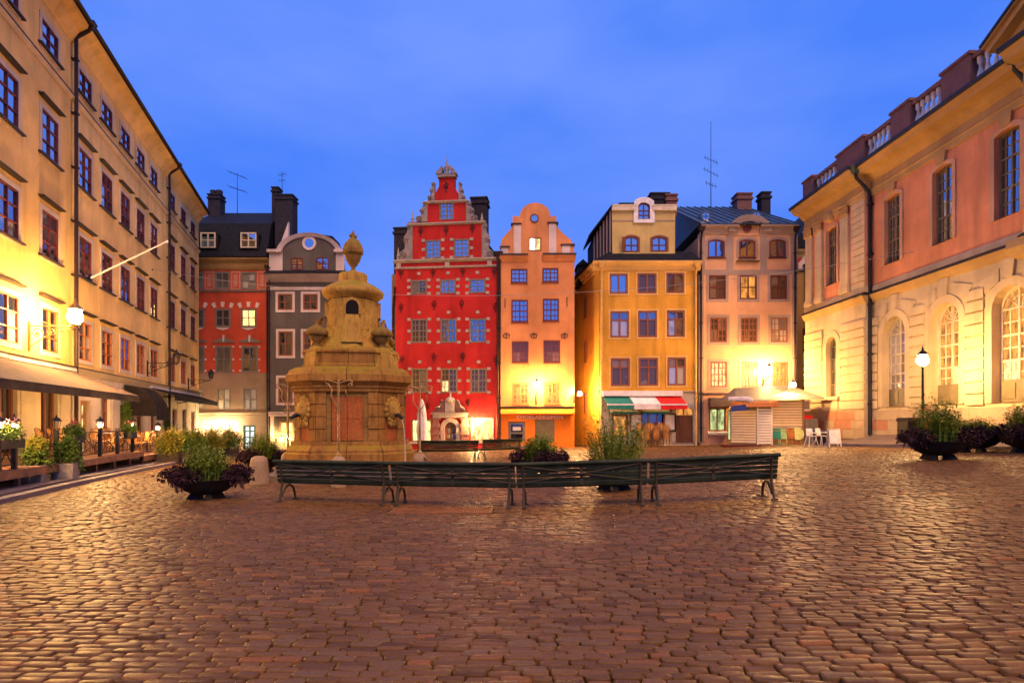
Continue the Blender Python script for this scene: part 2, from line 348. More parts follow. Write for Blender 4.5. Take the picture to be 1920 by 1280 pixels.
def window(par, u, z, w, h, cols=2, rows=2, frame='fr_br', gl='gl', fw=.07, rise=0., rec=.10, bars=(1,1), split=None,
           surround=None, sill=None, hood=None, name='window', tilt=.012, y=0., lit=None, thinrow=None):
    """bars = fine glazing bars inside each pane (columns, rows); split = heights of the horizontal rails as fractions"""
    w = round(w, 3); h = round(h, 3); rise = round(rise, 3)
    sp = split or [k/rows for k in range(1, rows)]
    key = ('win', w, h, cols, rows, frame, fw, rise, rec, bars, tuple(sp))
    h2 = h-rise if rise > 0 else h      # springing line
    def fm():
        m = M(); ring(m, win_outline(w, h, rise), [(x*(w-2*fw)/w, fw+(zz)*(h-2*fw)/h) for x, zz in win_outline(w, h, rise)], rec-.07, rec+.03)
        for c in range(1, cols):
            x = -w/2+w*c/cols; m.box(x-fw*.45, x+fw*.45, rec-.06, rec+.02, fw*.6, arch_z(x, w, h, rise)-fw*.6)
        for s in sp:
            m.box(-w/2+fw*.6, w/2-fw*.6, rec-.055, rec+.015, h2*s-fw*.38, h2*s+fw*.38)
        if rise > 0: m.box(-w/2+fw*.6, w/2-fw*.6, rec-.065, rec+.015, h2-fw*.3, h2+fw*.3) if rise > .3*w else None
        b = max(.018, fw*.25); edges = [0]+list(sp)+[1]
        for c in range(cols):
            xa = -w/2+w*c/cols; 
            for k in range(1, bars[0]):
                x = xa+w/cols*k/bars[0]; m.box(x-b, x+b, rec-.035, rec+.01, fw*.6, min(h2, arch_z(x, w, h, rise))-fw*.5)
        for e in range(len(edges)-1):
            for k in range(1, bars[1]):
                zz = h2*(edges[e]+(edges[e+1]-edges[e])*k/bars[1]); m.box(-w/2+fw*.6, w/2-fw*.6, rec-.034, rec+.01, zz-b, zz+b)
        if rise > .3*w:     # fan light
            for a in (-.9,-.45,0,.45,.9):
                m.tube([(0,rec-.01,h2),(math.sin(a)*w*.5,rec-.01,h2+math.cos(a)*rise*.98)], b*1.2, 4)
            for rr in (.28,.52): m.tube([(math.sin(t)*w*rr, rec-.012, h2+math.cos(t)*w*rr) for t in [ -1.5+3*q/8 for q in range(9)]], b*1.1, 4)
        return m.mesh(name, MT[frame])
    o = mk(name, shared(key, fm), par, (u, y, z))
    edges = [0]+list(sp)+[1]; g0 = fw*.5
    for c in range(cols):
        for e in range(len(edges)-1):
            x0 = -w/2+w*c/cols+(g0 if c == 0 else .01); x1 = -w/2+w*(c+1)/cols-(g0 if c == cols-1 else .01)
            z0 = h2*edges[e]+(g0 if e == 0 else .005); z1 = h2*edges[e+1]-(g0 if (e == len(edges)-2 and rise == 0) else .005)
            pw, ph = round(x1-x0, 3), round(z1-z0, 3); gm = gl
            if lit and (c, e) in lit: gm = lit[(c, e)]
            me = shared(('pane', pw, ph, gm), lambda: M().box(-pw/2, pw/2, -.004, .004, -ph/2, ph/2).mesh('pane', MT[gm]))
            mk('pane', me, o, (.5*(x0+x1), rec, .5*(z0+z1)), (rnd.uniform(-tilt, tilt), 0, rnd.uniform(-tilt, tilt)))
    if rise > 0:
        top = [(x*.94, zz-.02) for x, zz in win_outline(w, h, rise)[2:]]
        zb = min(p[1] for p in top)-.02
        me = shared(('apane', w, h, rise, gl), lambda: M().prism([(top[0][0], zb)]+top+[(top[-1][0], zb)], -.004, .004).mesh('pane', MT[gl]))
        mk('pane', me, o, (0, rec, 0))
    if surround:
        sw, sm, pr = surround
        def sf():
            m = M(); out = win_outline(w+2*sw, h+(2*sw if not rise else sw), rise+(sw*.6 if rise else 0)); dz = -sw if not rise else 0
            ring(m, [(x, zz+dz) for x, zz in out], win_outline(w, h, rise), -pr, .03); return m.mesh('surround', MT[sm])
        mk('surround', shared(('sur', w, h, rise, surround), sf), o)
    if sill:
        sm, sw, sh, so = sill
        mk('sill', shared(('sill', w, sill), lambda: M().hexa([(-w/2-sw,-so,-sh),(w/2+sw,-so,-sh),(w/2+sw,.05,-sh),(-w/2-sw,.05,-sh)], [(-w/2-sw,-so,-sh*.35),(w/2+sw,-so,-sh*.35),(w/2+sw,.05,0.005),(-w/2-sw,.05,0.005)]).mesh('sill', MT[sm])), o)
    if hood:
        sm, sw, dz, hh, so = hood
        mk('hood', shared(('hood', w, h, hood), lambda: M().hexa([(-w/2-sw+.1,-.06,h+dz),(w/2+sw-.1,-.06,h+dz),(w/2+sw-.1,.02,h+dz),(-w/2-sw+.1,.02,h+dz)], [(-w/2-sw,-so,h+dz+hh*.7),(w/2+sw,-so,h+dz+hh*.7),(w/2+sw,.02,h+dz+hh),(-w/2-sw,.02,h+dz+hh)]).box(-w/2-sw-.02, w/2+sw+.02, -so-.02, .02, h+dz+hh, h+dz+hh+.035).mesh('hood', MT[sm])), o)
    return o

def cornice(name, mat, par, u0, u1, prof, ends=True):
    """moulding: prof = [(out, z)...] from bottom to top, run along the wall"""
    poly = [(-o, z) for o, z in prof]+[(.02, prof[-1][1]), (.02, prof[0][1])]
    return M().prismx(poly, u0, u1).build(name, MT[mat], par)
def downpipe(par, u, z0, z1, mat='pipe', out=.12, r=.06, kick=.0, hopper=True):
    m = M(); pts = [(u,-out,z0),(u,-out,z1-.5),(u,-out-.02,z1-.4)]
    if kick: pts += [(u,-out-kick*.9,z1-.05),(u,-out-kick,z1+.2)]
    else: pts += [(u,-out,z1)]
    m.tube(pts, r, 8)
    for k in range(int((z1-z0)/2.2)+1): m.box(u-r*1.4, u+r*1.4, -out-r*1.2, .02, z0+.8+k*2.2, z0+.86+k*2.2)
    if hopper: m.hexa([(u-.1,-out-kick-.1,z1),(u+.1,-out-kick-.1,z1),(u+.1,-out-kick+.1,z1),(u-.1,-out-kick+.1,z1)], [(u-.2,-out-kick-.2,z1+.3),(u+.2,-out-kick-.2,z1+.3),(u+.2,-out-kick+.2,z1+.3),(u-.2,-out-kick+.2,z1+.3)])
    return m.build('downpipe', MT[mat], par)
def chimney(par, u, y, z0, z1, w, d, mat='chim', pots=0):
    c = M().box(u-w/2, u+w/2, y-d/2, y+d/2, z0, z1).box(u-w/2-.08, u+w/2+.08, y-d/2-.08, y+d/2+.08, z1-.35, z1-.2).box(u-w/2-.06, u+w/2+.06, y-d/2-.06, y+d/2+.06, z1, z1+.1).build('chimney', MT[mat], par)
    for k in range(pots):
        x = u-w/2+w*(k+.5)/pots; M().box(x-w*.2, x+w*.2, y-.2, y+.2, z1+.1, z1+.55).build('chimney_pot', MT[mat], c)
    return c
def antenna(par, u, y, z0, z1, arms):
    m = M().tube([(u,y,z0),(u,y,z1)], [.035,.015], 5)
    for (f, ln, dx, dz, n) in arms:
        z = z0+(z1-z0)*f; m.tube([(u-ln*dx,y,z-ln*dz),(u+ln*dx,y,z+ln*dz)], .018, 4)
        for k in range(n):
            t = -1+2*(k+.5)/n; x = u+ln*dx*t; zz = z+ln*dz*t; m.tube([(x-.12,y-.35,zz+.03),(x+.12,y+.35,zz-.03)], .010, 4)
    return m.build('antenna', MT['iron'], par)
def bracket_lamp(label, P, out_dir, reach, drop, bulb='bulb', r=.13, lit=True, mat='iron', group=None, scroll=True, hang=False, s=1.):
    """wall lantern on a scrolled iron bracket; P = foot of the bracket on the wall"""
    t = thing('wall_lantern', label, 'lamp', P, math.atan2(out_dir[1], out_dir[0]), group)
    m = M().box(-.01, .05, -.04, .04, -.55*s, .35*s).tube([(0,0,.22*s),(reach,0,.25*s)], .022, 5)
    if scroll:
        m.tube([(.03,0,-.4*s),(reach*.35,0,-.12*s),(reach*.75,0,.12*s),(reach,0,.2*s)], .02, 5)
        for (cx, cz, rr) in ((reach*.18,.0,.17*s),(reach*.46,.06*s,.11*s),(reach*.68,.13*s,.07*s)):
            m.tube([(cx+rr*(1-.06*k)*math.cos(k*.6), 0, cz+rr*(1-.06*k)*math.sin(k*.6)) for k in range(14)], .014, 4)
        m.ball((reach*.18,0,0), .05*s, 6, 5)
    m.build('bracket', MT[mat], t)
    zt = drop
    f = M()     # tapered lantern cage with a roof and finial
    a, b = .13*s, .20*s; z0, z1 = zt-.22*s, zt+.24*s
    for k in range(6):
        an = math.pi/3*k; an2 = math.pi/3*(k+1)
        f.tube([(reach+a*math.cos(an), a*math.sin(an), z0),(reach+b*math.cos(an), b*math.sin(an), z1)], .012, 4)
    f.lathe([(a*1.05,z0-.02),(a*1.05,z0+.01)], reach, 0, 6, False); f.lathe([(b*1.15,z1),(b*.8,z1+.1*s),(.05*s,z1+.2*s),(.03*s,z1+.3*s),(.004,z1+.36*s)], reach, 0, 6, False)
    f.tube([(reach,0,z0-.12*s),(reach,0,z0)], .02, 5)
    if not hang: f.tube([(reach,0,.22*s),(reach,0,z0)], .018, 5)
    f.build('lantern_frame', MT[mat], t)
    if lit: M().ball((reach,0,zt), r, 10, 8).build('bulb', MT[bulb], t)
    else:
        pn = M()
        for k in range(6):
            an = math.pi/3*k; an2 = math.pi/3*(k+1)
            pn.add([(reach+a*.95*math.cos(an),a*.95*math.sin(an),z0),(reach+a*.95*math.cos(an2),a*.95*math.sin(an2),z0),(reach+b*.95*math.cos(an2),b*.95*math.sin(an2),z1),(reach+b*.95*math.cos(an),b*.95*math.sin(an),z1)], [(0,1,2,3)])
        pn.build('lantern_glass', MT['lampglass'], t)
    return t
def text_mesh(name, s, size, mat, par, loc, rot=(R(90),0,0), extrude=.01, width=None):
    cu = bpy.data.curves.new(name, 'FONT'); cu.body = s; cu.size = size; cu.extrude = extrude; cu.align_x = 'CENTER'; cu.resolution_u = 2
    tmp = bpy.data.objects.new(name, cu); col.objects.link(tmp)
    dg = bpy.context.evaluated_depsgraph_get(); me = bpy.data.meshes.new_from_object(tmp.evaluated_get(dg))
    bpy.data.objects.remove(tmp); bpy.data.curves.remove(cu)
    me.materials.clear(); me.materials.append(MT[mat]); me.name = name
    o = mk(name, me, par, loc, rot)
    if width:
        xs = [v.co.x for v in me.vertices]; k = width/(max(xs)-min(xs)); o.scale = (k, 1, 1)
    return o

# ------------------------------------------------------------------ the paving
LF = Fac((-10.9-.29*10, 10.), (-10.9-.29*46.5, 46.5))       # the long yellow row on the left
RF = Fac((18.77-.0214*36, 36.), (18.77-.0214*10, 10.))      # the exchange building on the right
def left_kerb_x(y): return -10.9-.29*y+3.75*1.041
KX = 2.7                                                     # width of the pavement along the right building
def right_kerb_x(y): return 18.77-.0214*y-KX

def cobble_material():
    m, n, b = _mat('worn_cobble')
    at_ = n.nodes.new('ShaderNodeAttribute'); at_.attribute_name = 'tint'
    a = _noise(n, .35, 4, .6, _pos(n)); f = _noise(n, 38, 4, .7, _pos(n)); f2 = _noise(n, 9, 3, .6, _pos(n))
    rp = n.nodes.new('ShaderNodeValToRGB'); e = rp.color_ramp.elements
    e[0].position = 0; e[0].color = (.09,.041,.011,1); e[1].position = 1; e[1].color = (.25,.120,.033,1)
    for p, c in ((.3,(.14,.066,.018,1)),(.6,(.18,.086,.025,1)),(.80,(.16,.093,.038,1)),(.92,(.27,.095,.020,1))):
        q = e.new(p); q.color = c
    n.links.new(at_.outputs['Fac'], rp.inputs[0])
    c1 = _mix(n, _ramp(n, f.outputs[0], .35, .7, 0, .45), rp.outputs[0], (.075,.035,.013))
    c1 = _mix(n, _ramp(n, a.outputs[0], .35, .7, 0, .35), c1, (.125,.06,.020))
    n.links.new(c1, b.inputs['Base Color'])
    n.links.new(_ramp(n, f2.outputs[0], .3, .7, .34, .5), b.inputs['Roughness']); b.inputs['Specular IOR Level'].default_value = .15
    ad = n.nodes.new('ShaderNodeMath'); ad.operation = 'MULTIPLY_ADD'; ad.inputs[1].default_value = .35
    n.links.new(f.outputs[0], ad.inputs[0]); n.links.new(f2.outputs[0], ad.inputs[2])
    _bump(n, b, ad.outputs[0], .55, .012); return m
MT['cobble'] = cobble_material()
MT['joint'] = stone('joint_sand', (.060,.036,.018), (.12,.070,.034), 6, .9, .5)
MT['asphalt'] = stone('far_paving', (.12,.085,.07), (.17,.12,.10), 3, .6, .5)

# base sheet to the horizon (heights follow gz inside the square)
xs = np.concatenate([[-900,-200,-60],np.linspace(-30,30,61),[60,200,900]]); ys = np.concatenate([[-600,-150,-30],np.linspace(-6,60,67),[90,250,1200]])
XX, YY = np.meshgrid(xs, ys); ZZ = gz(np.clip(XX,-21.6,19.5), np.clip(YY,-6,48))-.045
nx, ny = len(xs), len(ys)
gm = M(); gm.v = [tuple(p) for p in np.stack([XX.ravel(),YY.ravel(),ZZ.ravel()],1)]
gm.f = [(j*nx+i,j*nx+i+1,(j+1)*nx+i+1,(j+1)*nx+i) for j in range(ny-1) for i in range(nx-1)]; gm.sm = [True]*len(gm.f)
ground = tag(gm.build('ground', MT['joint']), kind='structure')

GRATE = (at(745,966,11.6).x, 10.72, at(925,966,11.6).x, 11.32)
def cobbles():
    rg = np.random.default_rng(5); C = []
    y = 2.55; k = 0
    while y < 37.2:
        d = .084*rg.uniform(.9, 1.14)
        x0 = max(-.98*y-2.2, left_kerb_x(y)+.02); x1 = min(.98*y+2.2, right_kerb_x(y)-.03 if y < 29.6 else 17.9, 17.9)
        n = int((x1-x0)/.16)+2; ln = rg.choice([.155,.185,.21,.235,.27], n, p=[.16,.24,.28,.22,.10])*rg.uniform(.92,1.08,n)
        xx = x0-rg.uniform(0,.2)+np.concatenate([[0],np.cumsum(ln)[:-1]]); keep = xx+ln < x1+.08
        xx, ln = xx[keep], ln[keep]
        C.append(np.stack([xx+ln/2, np.full(len(xx), y+d/2), ln, np.full(len(xx), d)], 1)); y += d
    C = np.concatenate(C)
    # rows wander a little
    C[:,1] += .035*np.sin(C[:,0]*.55+1)+.02*np.sin(C[:,0]*1.7+C[:,1]*.6)+rg.normal(0,.0045,len(C))
    g0 = GRATE; inside = (C[:,0]>g0[0]-.08)&(C[:,0]<g0[2]+.08)&(C[:,1]>g0[1]-.04)&(C[:,1]<g0[3]+.04)
    C = C[~inside]; N = len(C)
    tint = np.clip(rg.normal(.5,.28,N),0,1)
    ang = rg.normal(0,.022,N); tl = rg.normal(0,.014,(N,2)); dz = rg.normal(0,.0042,N)
    dz += .010*np.sin(C[:,0]*.9+C[:,1]*.33)*np.sin(C[:,1]*.7+1.3)      # the setts have sunk and heaved
    def verts(idx, ring2, levels):
        c = C[idx]; n = len(idx); gap = np.where(rg.random(n) < .09, rg.uniform(.012,.024,n), rg.uniform(.003,.008,n))
        hx = (c[:,2]-gap)/2; hy = (c[:,3]-gap*.8)/2; V = []
        jx = rg.normal(0,.006,(n,len(ring2))); jy = rg.normal(0,.004,(n,len(ring2)))
        for (inset, z) in levels:
            px = (hx[:,None]-inset)*ring2[None,:,0]+jx; py = (hy[:,None]-inset*.8)*ring2[None,:,1]+jy
            ca, sa = np.cos(ang[idx])[:,None], np.sin(ang[idx])[:,None]
            X = c[:,0:1]+px*ca-py*sa; Y = c[:,1:2]+px*sa+py*ca
            Z = gz(c[:,0],c[:,1])[:,None]+dz[idx][:,None]+z+px*tl[idx][:,0:1]+py*tl[idx][:,1:2]
            V.append(np.stack([X,Y,Z],2))
        return np.concatenate(V,1)      # n, levels*k, 3
    oct_ = np.array([(1,-.62),(1,.62),(.84,1),(-.84,1),(-1,.62),(-1,-.62),(-.84,-1),(.84,-1)])
    quad = np.array([(1,-1),(1,1),(-1,1),(-1,-1.)])
    near_l = [(.0,-.05),(.0,-.010),(.005,-.002),(.018,.0015)]; far_l = [(.0,-.045),(.001,-.007),(.014,.001)]
    def topo(k, L):
        f = [tuple(range((L-1)*k, L*k))]
        for a in range(L-1): f += [(a*k+i, a*k+(i+1)%k, (a+1)*k+(i+1)%k, (a+1)*k+i) for i in range(k)]
        return f
    def bulk(name, idx, ring2, levels, parent):
        V = verts(idx, ring2, levels); n, kk, _ = V.shape; k = len(ring2); F = topo(k, len(levels))
        lens = [len(f) for f in F]; base = np.concatenate([np.array(f) for f in F])
        loops = (base[None,:]+(np.arange(n)*kk)[:,None]).ravel(); lt = np.tile(np.array(lens), n); ls = np.concatenate([[0],np.cumsum(lt)[:-1]])
        me = bpy.data.meshes.new(name); me.vertices.add(n*kk); me.vertices.foreach_set('co', V.reshape(-1).astype(np.float32))
        me.loops.add(len(loops)); me.loops.foreach_set('vertex_index', loops.astype(np.int32))
        me.polygons.add(len(lt)); me.polygons.foreach_set('loop_start', ls.astype(np.int32)); me.polygons.foreach_set('loop_total', lt.astype(np.int32))
        me.polygons.foreach_set('use_smooth', np.ones(len(lt), bool))
        me.update(calc_edges=True)
        a = me.attributes.new('tint', 'FLOAT', 'FACE'); a.data.foreach_set('value', np.repeat(tint[idx], len(F)).astype(np.float32))
        me.materials.append(MT['cobble']); return mk(name, me, parent)
    seen = (np.abs(C[:,0])/C[:,1] < .84)&(C[:,1] > 3.85); rank = np.where(seen, C[:,1], 99); order = np.argsort(rank)
    big = order[:300]; rest = np.ones(N, bool); rest[big] = False; ri = np.nonzero(rest)[0]
    for i in big: bulk('cobble', np.array([i]), oct_, near_l, ground)
    nearm = C[ri,1] < 10
    tag(bulk('near_cobbles', ri[nearm], oct_, near_l, ground), kind='stuff')
    tag(bulk('far_cobbles', ri[~nearm], quad, far_l, ground), kind='stuff')
    return N
NC = cobbles()

# pavement along the right building, with a granite kerb
def strip(name, mat, xa, xb, za, zb, ya, yb, n=24, kind='structure', thick=.3):
    m = M(); 
    for k in range(n):
        y0 = ya+(yb-ya)*k/n; y1 = ya+(yb-ya)*(k+1)/n
        b = [(xa(y0),y0,za(y0)-thick),(xb(y0),y0,zb(y0)-thick),(xb(y1),y1,zb(y1)-thick),(xa(y1),y1,za(y1)-thick)]
        m.hexa(b, [(p[0],p[1],p[2]+thick) for p in b])
    return tag(m.build(name, MT[mat]), kind=kind)
rbase = lambda y: .85+(36-y)*.035
strip('pavement', 'asphalt', lambda y: right_kerb_x(y)+.25, lambda y: right_kerb_x(y)+KX+.4, lambda y: g(right_kerb_x(y),y)+.115, rbase, 6, 29.6, 26)
kerb_r = tag(mk('kerb', None), kind='structure')
def kerb_run(fx, y0, y1, ln, h, wd, side):
    y = y0
    while y < y1:
        l = ln*rnd.uniform(.85, 1.15); a, b = y, min(y+l-.012, y1); xa, xb = fx(a), fx(b)
        za, zb = g(xa,a)+h, g(xb,b)+h
        bt = [(xa,a,za-.3),(xa+side*wd,a,za-.3),(xb+side*wd,b,zb-.3),(xb,b,zb-.3)]
        M().hexa(bt, [(p[0],p[1],p[2]+.3) for p in bt]).build('kerb_stone', MT['kerb'], kerb_r); y += l
kerb_run(right_kerb_x, 6, 29.6, 1.2, .12, .25, 1)
kerb_run(left_kerb_x, 6, 34, 1.2, .10, -.25, -1)
strip('pavement', 'asphalt', lambda y: left_kerb_x(y)-4.2, lambda y: left_kerb_x(y)-.25, lambda y: g(left_kerb_x(y)-4,y)+.10, lambda y: g(left_kerb_x(y),y)+.095, 6, 46.5, 30)
# iron grate let into the setts
gr = thing('iron_grate', 'rusty rectangular iron grate set flush in the cobbles before the benches', 'grate', (0,0,.012))
x0,y0,x1,y1 = GRATE
M().box(x0,x1,y0,y0+.04,-.03,.006).box(x0,x1,y1-.04,y1,-.03,.006).box(x0,x0+.04,y0+.04,y1-.04,-.03,.006).box(x1-.04,x1,y0+.04,y1-.04,-.03,.006).build('frame', MT['rust'], gr)
m = M()
for k in range(46):
    x = x0+.06+(x1-x0-.12)*k/45; m.box(x-.010,x+.010,y0+.04,y1-.04,-.02,.004)
for k in range(1,6):
    yy = y0+(y1-y0)*k/6; m.box(x0+.04,x1-.04,yy-.008,yy+.008,-.018,.002)
m.build('bars', MT['rust'], gr)
c_ = at(262,1045,7.9)
mc = thing('iron_cover', 'small sunken rusty iron cover among the cobbles on the left', 'cover', (c_.x,7.9,-.012))
M().box(-.27,.27,-.2,.2,-.05,.0).build('lid', MT['rust'], mc); M().box(-.3,-.275,-.23,.23,-.05,.006).box(.275,.3,-.23,.23,-.05,.006).box(-.275,.275,-.23,-.205,-.05,.006).box(-.275,.275,.205,.23,-.05,.006).build('rim', MT['iron'], mc)

# ================================================================== HOUSES AT THE BACK OF THE SQUARE
def P2(f, pts): return [f.uz(x, y) for x, y in pts]
def ubk(f, px, dy): return (px-CXP)/FPX*(.5*(f.A[1]+f.B[1])+dy)-f.A[0]
def zbk(f, py, dy): return EYE-(py-HYP)/FPX*(.5*(f.A[1]+f.B[1])+dy)
def shiftz(prof, z): return [(o, z+d) for o, d in prof]

def gable_body(par, f, mat, roofmat, u0, u1, zw, ridge, depth=9., y0=.5):
    """the house behind its gable: walls and a steep roof"""
    um = .5*(u0+u1)
    M().box(u0, u1, y0, depth, -.8, zw-.02).build('side_walls', MT[mat], par)
    M().prism([(u0-.1,zw-.05),(u1+.1,zw-.05),(um,ridge)], y0, depth).build('roof', MT[roofmat], par)

# ---------------------------------------------------------------- red stepped gable house
RH = Fac((-7.474,38.4), (-.808,37.7))
t = RH.root('gabled_house', 'tall bright red house with stepped scrolled gable and white stone blocks', 'house')
zc = RH.z(488); L = RH.L
gab = P2(RH, [(903.5,488),(903.5,416.5),(874,416.5),(874,377),(862,374),(859,362),(852,350),(852,333),(823,333),(823,350),(816,362),(813,374),(802,377),(802,416.5),(773.8,416.5),(773.8,488)])
out = [(0,-.8),(L,-.8),(L,zc)]+gab+[(0,zc)]
wins = []
for (x0,y0,x1,y1) in ((824,378.5,851,412.5),(798,450,826,484.5),(851,448,880,482.5)): wins.append((RH.rect(x0,y0,x1,y1),2,1,(2,4),'fr_grey','gl_sky'))
for k,(a,b) in enumerate(((770.6,800),(825.4,854.4),(880,910))): wins.append((RH.rect(a,525-k*1.0,b,551-k*.8),2,1,(2,4),'fr_grey','gl_sky' if k else 'gl'))
for k,(a,b) in enumerate(((771,801),(826,856),(880,911))): wins.append((RH.rect(a,598-k*.4,b,642.5-k*.3),2,2,(2,2),'fr_grey',('gl_dim','gl','gl')[k]))
for k,(a,b) in enumerate(((772,802),(826.5,857.5),(882,912.5))): wins.append((RH.rect(a,690.5,b,736),2,2,(2,2),'fr_ol','gl_dim'))
shopL = RH.rect(771,786,809,828); shopR = RH.rect(888,788,921,826)
po = RH.rect(834,791,856,836)
holes = [hole(*w_[0]) for w_ in wins]+[hole(*shopL),hole(*shopR),hole(po[0],po[1],po[2],po[3],po[2]/2)]
wall('wall', MT['red'], t, out, holes, .2, .5)
gable_body(t, RH, 'red_d', 'roof', .0, L, zc, RH.z(350))
for i,(r_,c,rw,bars,fr,gl_) in enumerate(wins):
    lit = {(0,0):'lit_w'} if i == 10 else None
    o = window(t, *r_, cols=c, rows=rw, bars=bars, frame=fr, gl=gl_, fw=.09, rec=.05, lit=lit)
    if i >= 1:
        u,z,w_,h_ = r_; bl = shared('quoin', lambda: M().hexa([(-.11,-.03,-.09),(.11,-.03,-.09),(.11,.04,-.09),(-.11,.04,-.09)],[(-.10,-.03,.09),(.11,-.03,.08),(.11,.04,.08),(-.10,.04,.09)]).mesh('stone_block', MT['sand']))
        for sx in (-1,1):
            for zz in (0.02, h_*.5, h_*.99): mk('stone_block', bl, o, (sx*(w_/2+.14), 0, zz))
        if i >= 3: mk('stone_block', bl, o, (0, 0, h_+.42))
# cornices, string courses, stone edging of the gable
cornice('cornice','sand',t,-.12,L+.1,[(.06,zc-.12),(.12,zc-.06),(.2,zc),(.2,zc+.07)])
z2 = RH.z(501); cornice('string_course','sand',t,-.05,L+.05,[(.05,z2-.06),(.1,z2),(.1,z2+.06)])
for ux in (748,839,918):
    u_ = RH.u(ux); M().box(u_-.14,u_+.14,-.10,.02,z2+.06,zc-.12).build('stone_block', MT['sand'], t)
for (xa,xb,yy) in ((766,911,416.5),(797,879,377)):
    a,_ = RH.uz(xa,yy); b,z_ = RH.uz(xb,yy); cornice('cornice','sand',t,a,b,[(.05,z_-.10),(.16,z_-.02),(.16,z_+.05)])
def volute(par, u, z, sx, H, Wd):
    """stone scroll leaning against a gable step: H tall, Wd wide, sx = side it lies on"""
    pts = [(0,0),(Wd,0),(Wd*1.05,H*.12),(Wd*.85,H*.24),(Wd*.62,H*.30),(Wd*.60,H*.42),(Wd*.72,H*.52),(Wd*.66,H*.64),(Wd*.45,H*.72),(Wd*.38,H*.84),(Wd*.48,H*.93),(Wd*.35,H),(0,H)]
    m = M().prism([(u+sx*x, z+zz) for x, zz in pts], -.06, .25)
    for (cx, cz, rr) in ((.72,.14,.30),(.48,.52,.2),(.3,.88,.15)):
        m.tube([(u+sx*Wd*cx+sx*rr*Wd*(1-.075*k)*math.cos(k*.75), -.09, z+H*cz+rr*Wd*(1-.075*k)*math.sin(k*.75)) for k in range(12)], .045, 5)
        m.ball((u+sx*Wd*cx,-.08,z+H*cz), rr*Wd*.3, 6, 5)
    return m.build('gable_scroll', MT['sandd'], par)
for sx,(xa,ya,yb,wd) in ((-1,(773.8,487,417,.82)),(1,(903.5,487,417,.72)),(-1,(802,416,378,.72)),(1,(874,416,378,.72)),(-1,(815,376,342,.42)),(1,(860,376,342,.42))):
    u_,za = RH.uz(xa,ya); zb = RH.z(yb,xa); volute(t,u_,za,sx,zb-za,wd)
def obelisk(par, u, z, h, r=.12, mat='sand', name='finial'):
    return M().lathe([(r,z),(r,z+h*.12),(r*.6,z+h*.16),(r*1.1,z+h*.3),(r*.5,z+h*.42),(r*.55,z+h*.5),(.01,z+h)], u, .1, 8, False).build(name, MT[mat], par)
for px,py,h_ in ((746,487,.85),(773,416,.75),(903,416,.6)):
    u_,z_ = RH.uz(px,py); obelisk(t,u_,z_,h_)
u0_,z_ = RH.uz(819,333); u1_ = RH.u(856); um = .5*(u0_+u1_)
M().box(u0_+.05,u1_-.05,-.15,.45,z_-.02,z_+.16).build('cornice', MT['sandd'], t)
for sx in (-1,1):
    M().prism([(um+sx*.66,z_+.16),(um+sx*.66,z_+.24),(um+sx*.30,z_+.66),(um+sx*.24,z_+.60),(um+sx*.30,z_+.16)],-.2,.45).build('broken_pediment', MT['sandd'], t)
M().lathe([(.16,z_+.16),(.2,z_+.25),(.1,z_+.35),(.19,z_+.55),(.17,z_+.75),(.06,z_+.85),(.09,z_+.95),(.03,z_+1.1),(.008,z_+1.5)],um,.1,8).build('finial', MT['sandd'], t)
# wrought wall anchors
def anchor_mesh():
    m = M().box(-.025,.025,-.05,.01,-.42,.36)
    for a in (-1,1):
        m.tube([(0,-.04,.02),(a*.13,-.04,.06),(a*.2,-.04,.18),(a*.1,-.04,.2)],.022,4); m.tube([(0,-.04,-.05),(a*.12,-.04,-.1),(a*.16,-.04,-.02)],.02,4)
    m.box(-.07,.07,-.055,.01,.30,.36); return m.mesh('wall_anchor', MT['iron'])
am = anchor_mesh()
for px,py in ((752,512),(812,511),(868,509),(927,509),(752,577),(814,572),(866,570),(929,576),(754,674),(814,670),(868,669),(930,676),(802,762),(789,434.5),(837,432),(886,428.5),(837,351),(878,757)):
    u_,z_ = RH.uz(px,py); mk('wall_anchor', am, t, (u_,0,z_)).scale = (.8,1,.8)
# shop windows and portal
window(t,*shopL,cols=2,rows=1,frame='fr_ol',gl='lit_w',fw=.08,rec=.12,sill=('sand',.1,.12,.12))
window(t,*shopR,cols=2,rows=1,frame='fr_ol',gl='lit_w',fw=.10,rec=.12,surround=(.16,'sandd',.04))
pu,pz,pw,ph = po
door = window(t,pu,pz,pw,ph,cols=2,rows=3,rise=pw/2,frame='wood',gl='gl_dark',fw=.1,rec=.16,name='door')
pt_ = M(); ring(pt_, win_outline(pw+.5,ph+.25,(pw+.5)/2), win_outline(pw,ph,pw/2), -.12, .03)
por = mk('portal', pt_.mesh('portal', MT['sandd']), t, (pu,0,pz))
for sx in (-1,1):
    m = M(); x = sx*(pw/2+.55)
    for k in range(7): m.box(x-.2-(k%2)*.05,x+.2+(k%2)*.05,-.2-(k%2)*.04,.02,k*.24,(k+1)*.24-.01)
    m.box(x-.28,x+.28,-.3,.02,1.69,1.8); m.build('pilaster', MT['redst'], por)
M().box(-1.1,1.1,-.26,.02,1.8,2.02).box(-1.2,1.2,-.36,.02,2.02,2.12).build('entablature', MT['sandd'], por)
for sx in (-1,1): M().prism([(sx*1.15,2.12),(sx*.35,2.12),(sx*.35,2.9),(sx*.55,2.75)],-.25,.02).build('half_pediment', MT['redst'], por)
for sx in (-1,1): M().tube([(sx*(.95-.07*k), -.27, 2.25+.09*k+.1*math.sin(k*1.3)) for k in range(8)],.06,5).build('carving', MT['sandd'], por)
